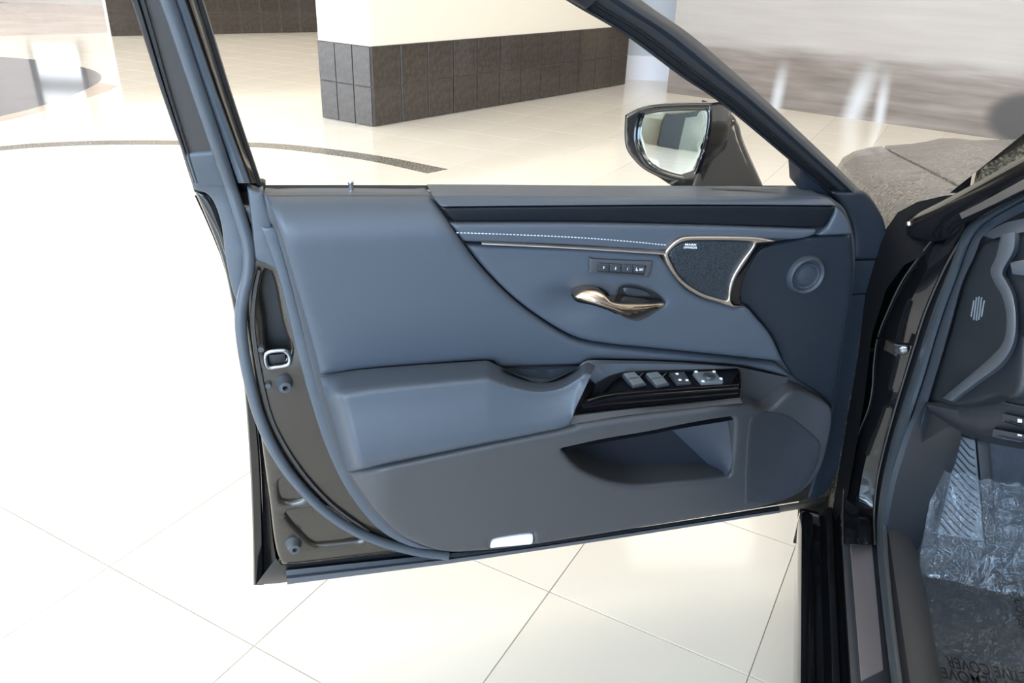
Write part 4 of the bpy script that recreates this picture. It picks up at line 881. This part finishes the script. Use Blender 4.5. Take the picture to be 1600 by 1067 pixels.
# front wing and bonnet: one swept surface each, falling away to the front
def wing_rows():
    rows = []
    for i in range(26):
        k = i / 25; s_ = 1.50 + 1.15 * k
        zb = 0.945 - 0.105 * k - 0.05 * k * k; tb_ = 0.225 - 0.055 * math.sin(min(1, k * 1.4) * math.pi * .5) + 0.04 * k ** 3
        rows.append([(s_, tb_ + 0.03, 0.20), (s_, tb_ + 0.015, 0.40), (s_, tb_ - 0.002, zb - 0.30), (s_, tb_ - 0.018, zb - 0.16), (s_, tb_ - 0.014, zb - 0.07), (s_, tb_ + 0.004, zb - 0.022), (s_, tb_ + 0.03, zb), (s_, tb_ + 0.07, zb + 0.016), (s_, tb_ + 0.105, zb + 0.024), (s_, tb_ + 0.108, zb + 0.010)])
    return rows
def grid(name, rows, material, label=None):
    V = [carp(*p) for r_ in rows for p in r_]; m_ = len(rows[0])
    return mk(name, V, [(i * m_ + j, (i + 1) * m_ + j, (i + 1) * m_ + j + 1, i * m_ + j + 1) for i in range(len(rows) - 1) for j in range(m_ - 1)], material, body, True, label)
wr = wing_rows(); cowl = [(s_ - 0.07, t_ + 0.02, z_ - 0.07) for s_, t_, z_ in wr[0]]
grid('wing_return', [cowl, wr[0]], 'cavity')
grid('front_wing', wr, 'dusty_paint', 'black front wing with dusty reflections')
bon = []
for i, r_ in enumerate(wr):
    s_, t_, z_ = r_[8]; k = i / 25
    bon.append([(s_, t_ + 0.008, z_ - 0.012), (s_, t_ + 0.009, z_ + 0.001)] + [(s_, t_ + 0.012 + 0.70 * q, z_ + 0.003 + 0.075 * math.sin(q * math.pi * .5) + 0.02 * math.exp(-((q - .22) / .07) ** 2) * (1 - .4 * k)) for q in (0.0, .05, .1, .15, .2, .25, .32, .45, .7, 1.0)])
bon = [[(1.40, t_, z_ + 0.004) for s_, t_, z_ in bon[0]]] + bon
grid('bonnet', bon, 'dusty_paint', 'black bonnet with dusty reflections')
# cowl, windscreen and roof close the car above the dash
grid('windscreen', [[(1.50 - 0.62 * k, 0.30 + 0.10 * k + (1.05 - 0.1 * k) * q, 0.965 + 0.44 * k + 0.05 * math.sin(math.pi * q)) for q in (0, .25, .5, .75, 1)] for k in (0, .25, .5, .75, 1)], 'glass')
grid('roof', [[(0.88 - 1.6 * k, 0.40 + 0.95 * q, 1.405 + 0.04 * math.sin(math.pi * q)) for q in (0, .1, .25, .5, .75, 1)] for k in (0, .5, 1)], 'paint')
grid('roof_rail', [[(1.27 - 0.39 * k, 0.33 + 0.07 * k + e, 1.075 + 0.33 * k - f) for e, f in ((0, 0), (.02, .03), (.06, .03))] for k in (0, .5, 1)] + [[(-0.7, 0.40 + e, 1.40 - f) for e, f in ((0, 0), (.02, .03), (.06, .03))]], 'paint')
# closed rear door, centre pillar and far side shade the cabin
grid('rear_door', [[(s_, 0.185 + 0.02 * k_, z) for z, k_ in ((0.22, 1), (0.3, .2), (0.55, 0), (0.8, .3), (0.95, 1.2))] for s_ in (-0.75, -0.2, 0.38)], 'paint')
grid('centre_pillar', [[(s_ - 0.12 * k_, 0.23 + 0.17 * k_, 0.95 + 0.45 * k_) for k_ in (0, .33, .66, 1)] for s_ in (0.27, 0.40)], 'paint')
grid('far_side', [[(s_, 1.62 - 0.02 * k_, z) for z, k_ in ((0.22, 1), (0.3, .2), (0.55, 0), (0.8, .3), (0.98, 1.2))] for s_ in (-0.75, 0.4, 1.5)], 'dash')
grid('seat_back', [[(-0.05 - 0.25 * k_, t_, 0.45 + 0.65 * k_) for k_ in (0, .5, 1)] for t_ in (0.48, 0.7, 0.95)], 'dash')
grid('seat_cushion', [[(s_, t_, 0.45 + 0.05 * math.sin(3 * s_)) for s_ in (-0.05, .2, .5)] for t_ in (0.48, 0.7, 0.95)], 'dash')
grid('dash_top', [[(s_, t_, 0.95) for s_ in (1.1, 1.3, 1.5)] for t_ in (0.36, 0.8, 1.55)], 'dash')
# dash end panel with round louvre and satin trim
dend = relief('dash_end_panel', DE, [(1450, 628, 1), (1478, 548), (1492, 500), (1508, 445), (1526, 402), (1540, 380), (1560, 372, 1), (1600, 360, 1), (1600, 600), (1560, 618), (1530, 628), (1500, 634, 1)], 0.0, -0.03, 'dash', body, r=0.008)
lc = DE.at(1525.5, 482, 0.001)
for k in range(5):
    x = 1517.5 + k * 4.0; hl_ = 19 * math.sqrt(max(0.1, 1 - ((k - 2) / 2.7) ** 2))
    tube('louvre', [DE.at(x + 4.5, 482 - hl_, 0.0015), DE.at(x, 482 + hl_, 0.0015)], 0.0017, 'rubber', dend, 6)
strip('dash_trim', DE, [(1563, 366), (1556, 400), (1547, 422), (1552, 440), (1565, 462), (1572, 490), (1571, 520), (1564, 540), (1545, 560), (1510, 590), (1472, 622)], [(1593, 362), (1592, 390), (1572, 424), (1578, 438), (1588, 462), (1592, 500), (1590, 530), (1582, 553), (1565, 575), (1530, 600), (1492, 628)], [(0, -0.004), (.08, 0.012), (.5, 0.018), (.75, 0.016), (1, 0.0)], 'dash_silver', body, n=60, label='satin silver dash trim band')
relief('dash_vent', DE, [(1592, 372, 1), (1640, 372, 1), (1640, 560, 1), (1592, 520, 1), (1592, 470), (1578, 438), (1574, 424), (1592, 395)], 0.002, -0.03, 'dash', body, r=0.004)
strip('vent_vane', DE, [(1578, 410, 1), (1640, 398, 1)], [(1582, 428, 1), (1640, 436, 1)], [(0, 0.01), (.5, 0.014), (1, 0.01)], 'dash_silver', body, n=4)
strip('dash_top_reflection', DE, [(1532, 367, 1), (1570, 348, 1), (1605, 340, 1)], [(1552, 373, 1), (1575, 366, 1), (1605, 362, 1)], [(0, 0.004), (1, 0.012)], 'rubber', body, n=8)
low = strip('dash_lower_panel', DL, [(1447, 628), (1500, 628), (1540, 612), (1580, 580), (1640, 560)], [(1450, 640), (1490, 668), (1540, 690), (1600, 702), (1660, 708)], [(0, 0.0), (.3, 0.010), (.7, 0.006), (1, -0.02), (1, -0.08)], 'dash', body, n=40)
strip('dash_edge_line', DL, [(1540, 622, 1), (1600, 634, 1), (1650, 645, 1)], [(1540, 624, 1), (1600, 636.5, 1), (1650, 648, 1)], [(0, 0.010), (.5, 0.014), (1, 0.010)], 'dash_silver', body, n=8)
for (x, y), mk_ in (((1570, 658), 1), ((1555, 682), 0)):
    bt = strip('dash_button', DL, [(x - 3, y - 12, 1), (1650, y + 6, 1)], [(x - 5, y, 1), (1650, y + 18, 1)], [(0, 0.0), (0, 0.014), (1, 0.012), (1, 0.0)], 'button', body, n=4)
    strip('button_edge', DL, [(x, y - 2, 1), (1597, y + 6, 1)], [(x, y + 1.5, 1), (1597, y + 9.5, 1)], [(0, 0.014), (.5, 0.017), (1, 0.013)], 'metal', bt, n=6)
    strip('button_mark', DL, [(1590, y - 4 + 0 * mk_, 1), (1597, y - 2.5, 1)], [(1590, y - 1 + 3 * mk_, 1), (1597, y - 0.5 + 3 * mk_, 1)], [(0, 0.0155), (1, 0.0155)], 'print_white', bt, n=3)
# foot well: kick panel, sill trim, carpet, foot rest
strip('kick_panel', KP, [(1440, 628), (1421, 660), (1400, 720), (1388, 765), (1380, 820), (1382, 880)], [(1500, 640), (1502, 682), (1488, 740), (1470, 800), (1455, 850), (1450, 900)], [(0, -0.01), (.1, 0.0), (.8, 0.0), (1, -0.012)], 'kick', body, n=30)
ext('sill_inner_trim', [(0.318, 0.345), (0.330, 0.352), (0.345, 0.345), (0.385, 0.300), (0.415, 0.250), (0.430, 0.215)], -0.3, 1.46, 'sill_trim')
ext('floor_carpet', [(0.400, 0.222), (0.46, 0.215), (0.9, 0.215)], -0.3, 1.56, 'carpet', n=8)
FB = Frame(FR.o - FR.ez * 0.02, FR.ex, FR.ey, FR.ez)
relief('firewall_carpet', FB, [(1420, 640, 1), (1680, 640, 1), (1680, 900, 1), (1420, 890, 1)], 0.0, -0.02, 'carpet', body, r=0.004, ds=0.02, step=0.03)
ft = relief('foot_rest', FR, [(1499, 680, 1), (1524, 688, 1), (1538, 846, 1), (1464, 834, 1)], 0.0, -0.03, 'footrest', body, r=0.004, ds=0.006, step=0.012, label='grey ribbed foot rest')
for k in range(15):
    f = k / 15
    xl = 1499 + (1464 - 1499) * f; yl = 684 + (826 - 684) * f
    xr = min(xl + 46, 1519 + 14 * min(1, f + .2)); yr = yl + (xr - xl) * 1.0
    if yr > 842: xr -= (yr - 842); yr = 842
    if xr - xl < 8: continue
    tube('rib', [FR.at(xl + 3, yl, 0.001), FR.at(xl * .3 + xr * .7, yl * .3 + yr * .7, 0.002), FR.at(xr, yr - 3, 0.001)], 0.0016, 'black_rubber', ft, 5)
relief('tunnel_step', FB, [(1525, 686, 1), (1545, 690, 1), (1560, 852, 1), (1540, 850, 1)], 0.01, 0.0, 'dash', body, r=0.004)

# ------------------------------------------------------------------ protective film on the foot well floor
film = thing('protective_film', tuple(carp(1.2, 0.6, 0.22)), CA - math.pi / 2, 'clear crinkled protective plastic sheet with black lettering over the car floor', 'plastic sheet')
FZ = 0.228; V, Fc = [], []
nf = 60
def film_pt(i, j):
    a, b_ = i / nf, j / 30
    t = 0.415 + 0.36 * b_; s_ = 0.9 + 0.62 * a
    z = FZ + 0.0025 * math.sin(37 * a + 9 * b_) * math.sin(23 * b_ + 5 * a) + 0.002 * math.sin(61 * a * b_ + 20 * b_)
    k = max(0, (s_ - 1.42)); z += 1.75 * k if k > 0 else 0; s2 = min(s_, 1.42) + k * 0.95
    return carp(s2, t, z + (0.012 if k > 0 else 0) + 0.005 * math.sin(50 * b_) * min(1, k * 12))
for i in range(nf + 1):
    for j in range(31): V.append(film_pt(i, j))
for i in range(nf):
    for j in range(30): Fc.append((i * 31 + j, (i + 1) * 31 + j, (i + 1) * 31 + j + 1, i * 31 + j + 1))
sheet = mk('film_sheet', V, Fc, 'film', film)
def on_floor(x, y): return floor_at(x, y, FZ + 0.005)
def film_text(txt, p, q, size):
    a, b_ = on_floor(*p), on_floor(*q); ex_ = unit(b_ - a); ey_ = np.cross(Z, ex_)
    letters('film_lettering', txt, (a + b_) / 2, ex_, ey_, Z, size, 'ink', film, width=np.linalg.norm(b_ - a), thick=0.01)
film_text('PROTECTIVE COVER', (1676, 1075), (1478, 1033), 0.026)
film_text('MUST REMOVE', (1628, 1086), (1470, 1050), 0.026)
film_text('PROTECTIVE COVER', (1573, 858), (1600, 985), 0.013)
film_text('MUST REMOVE BEFORE', (1590, 858), (1618, 975), 0.013)
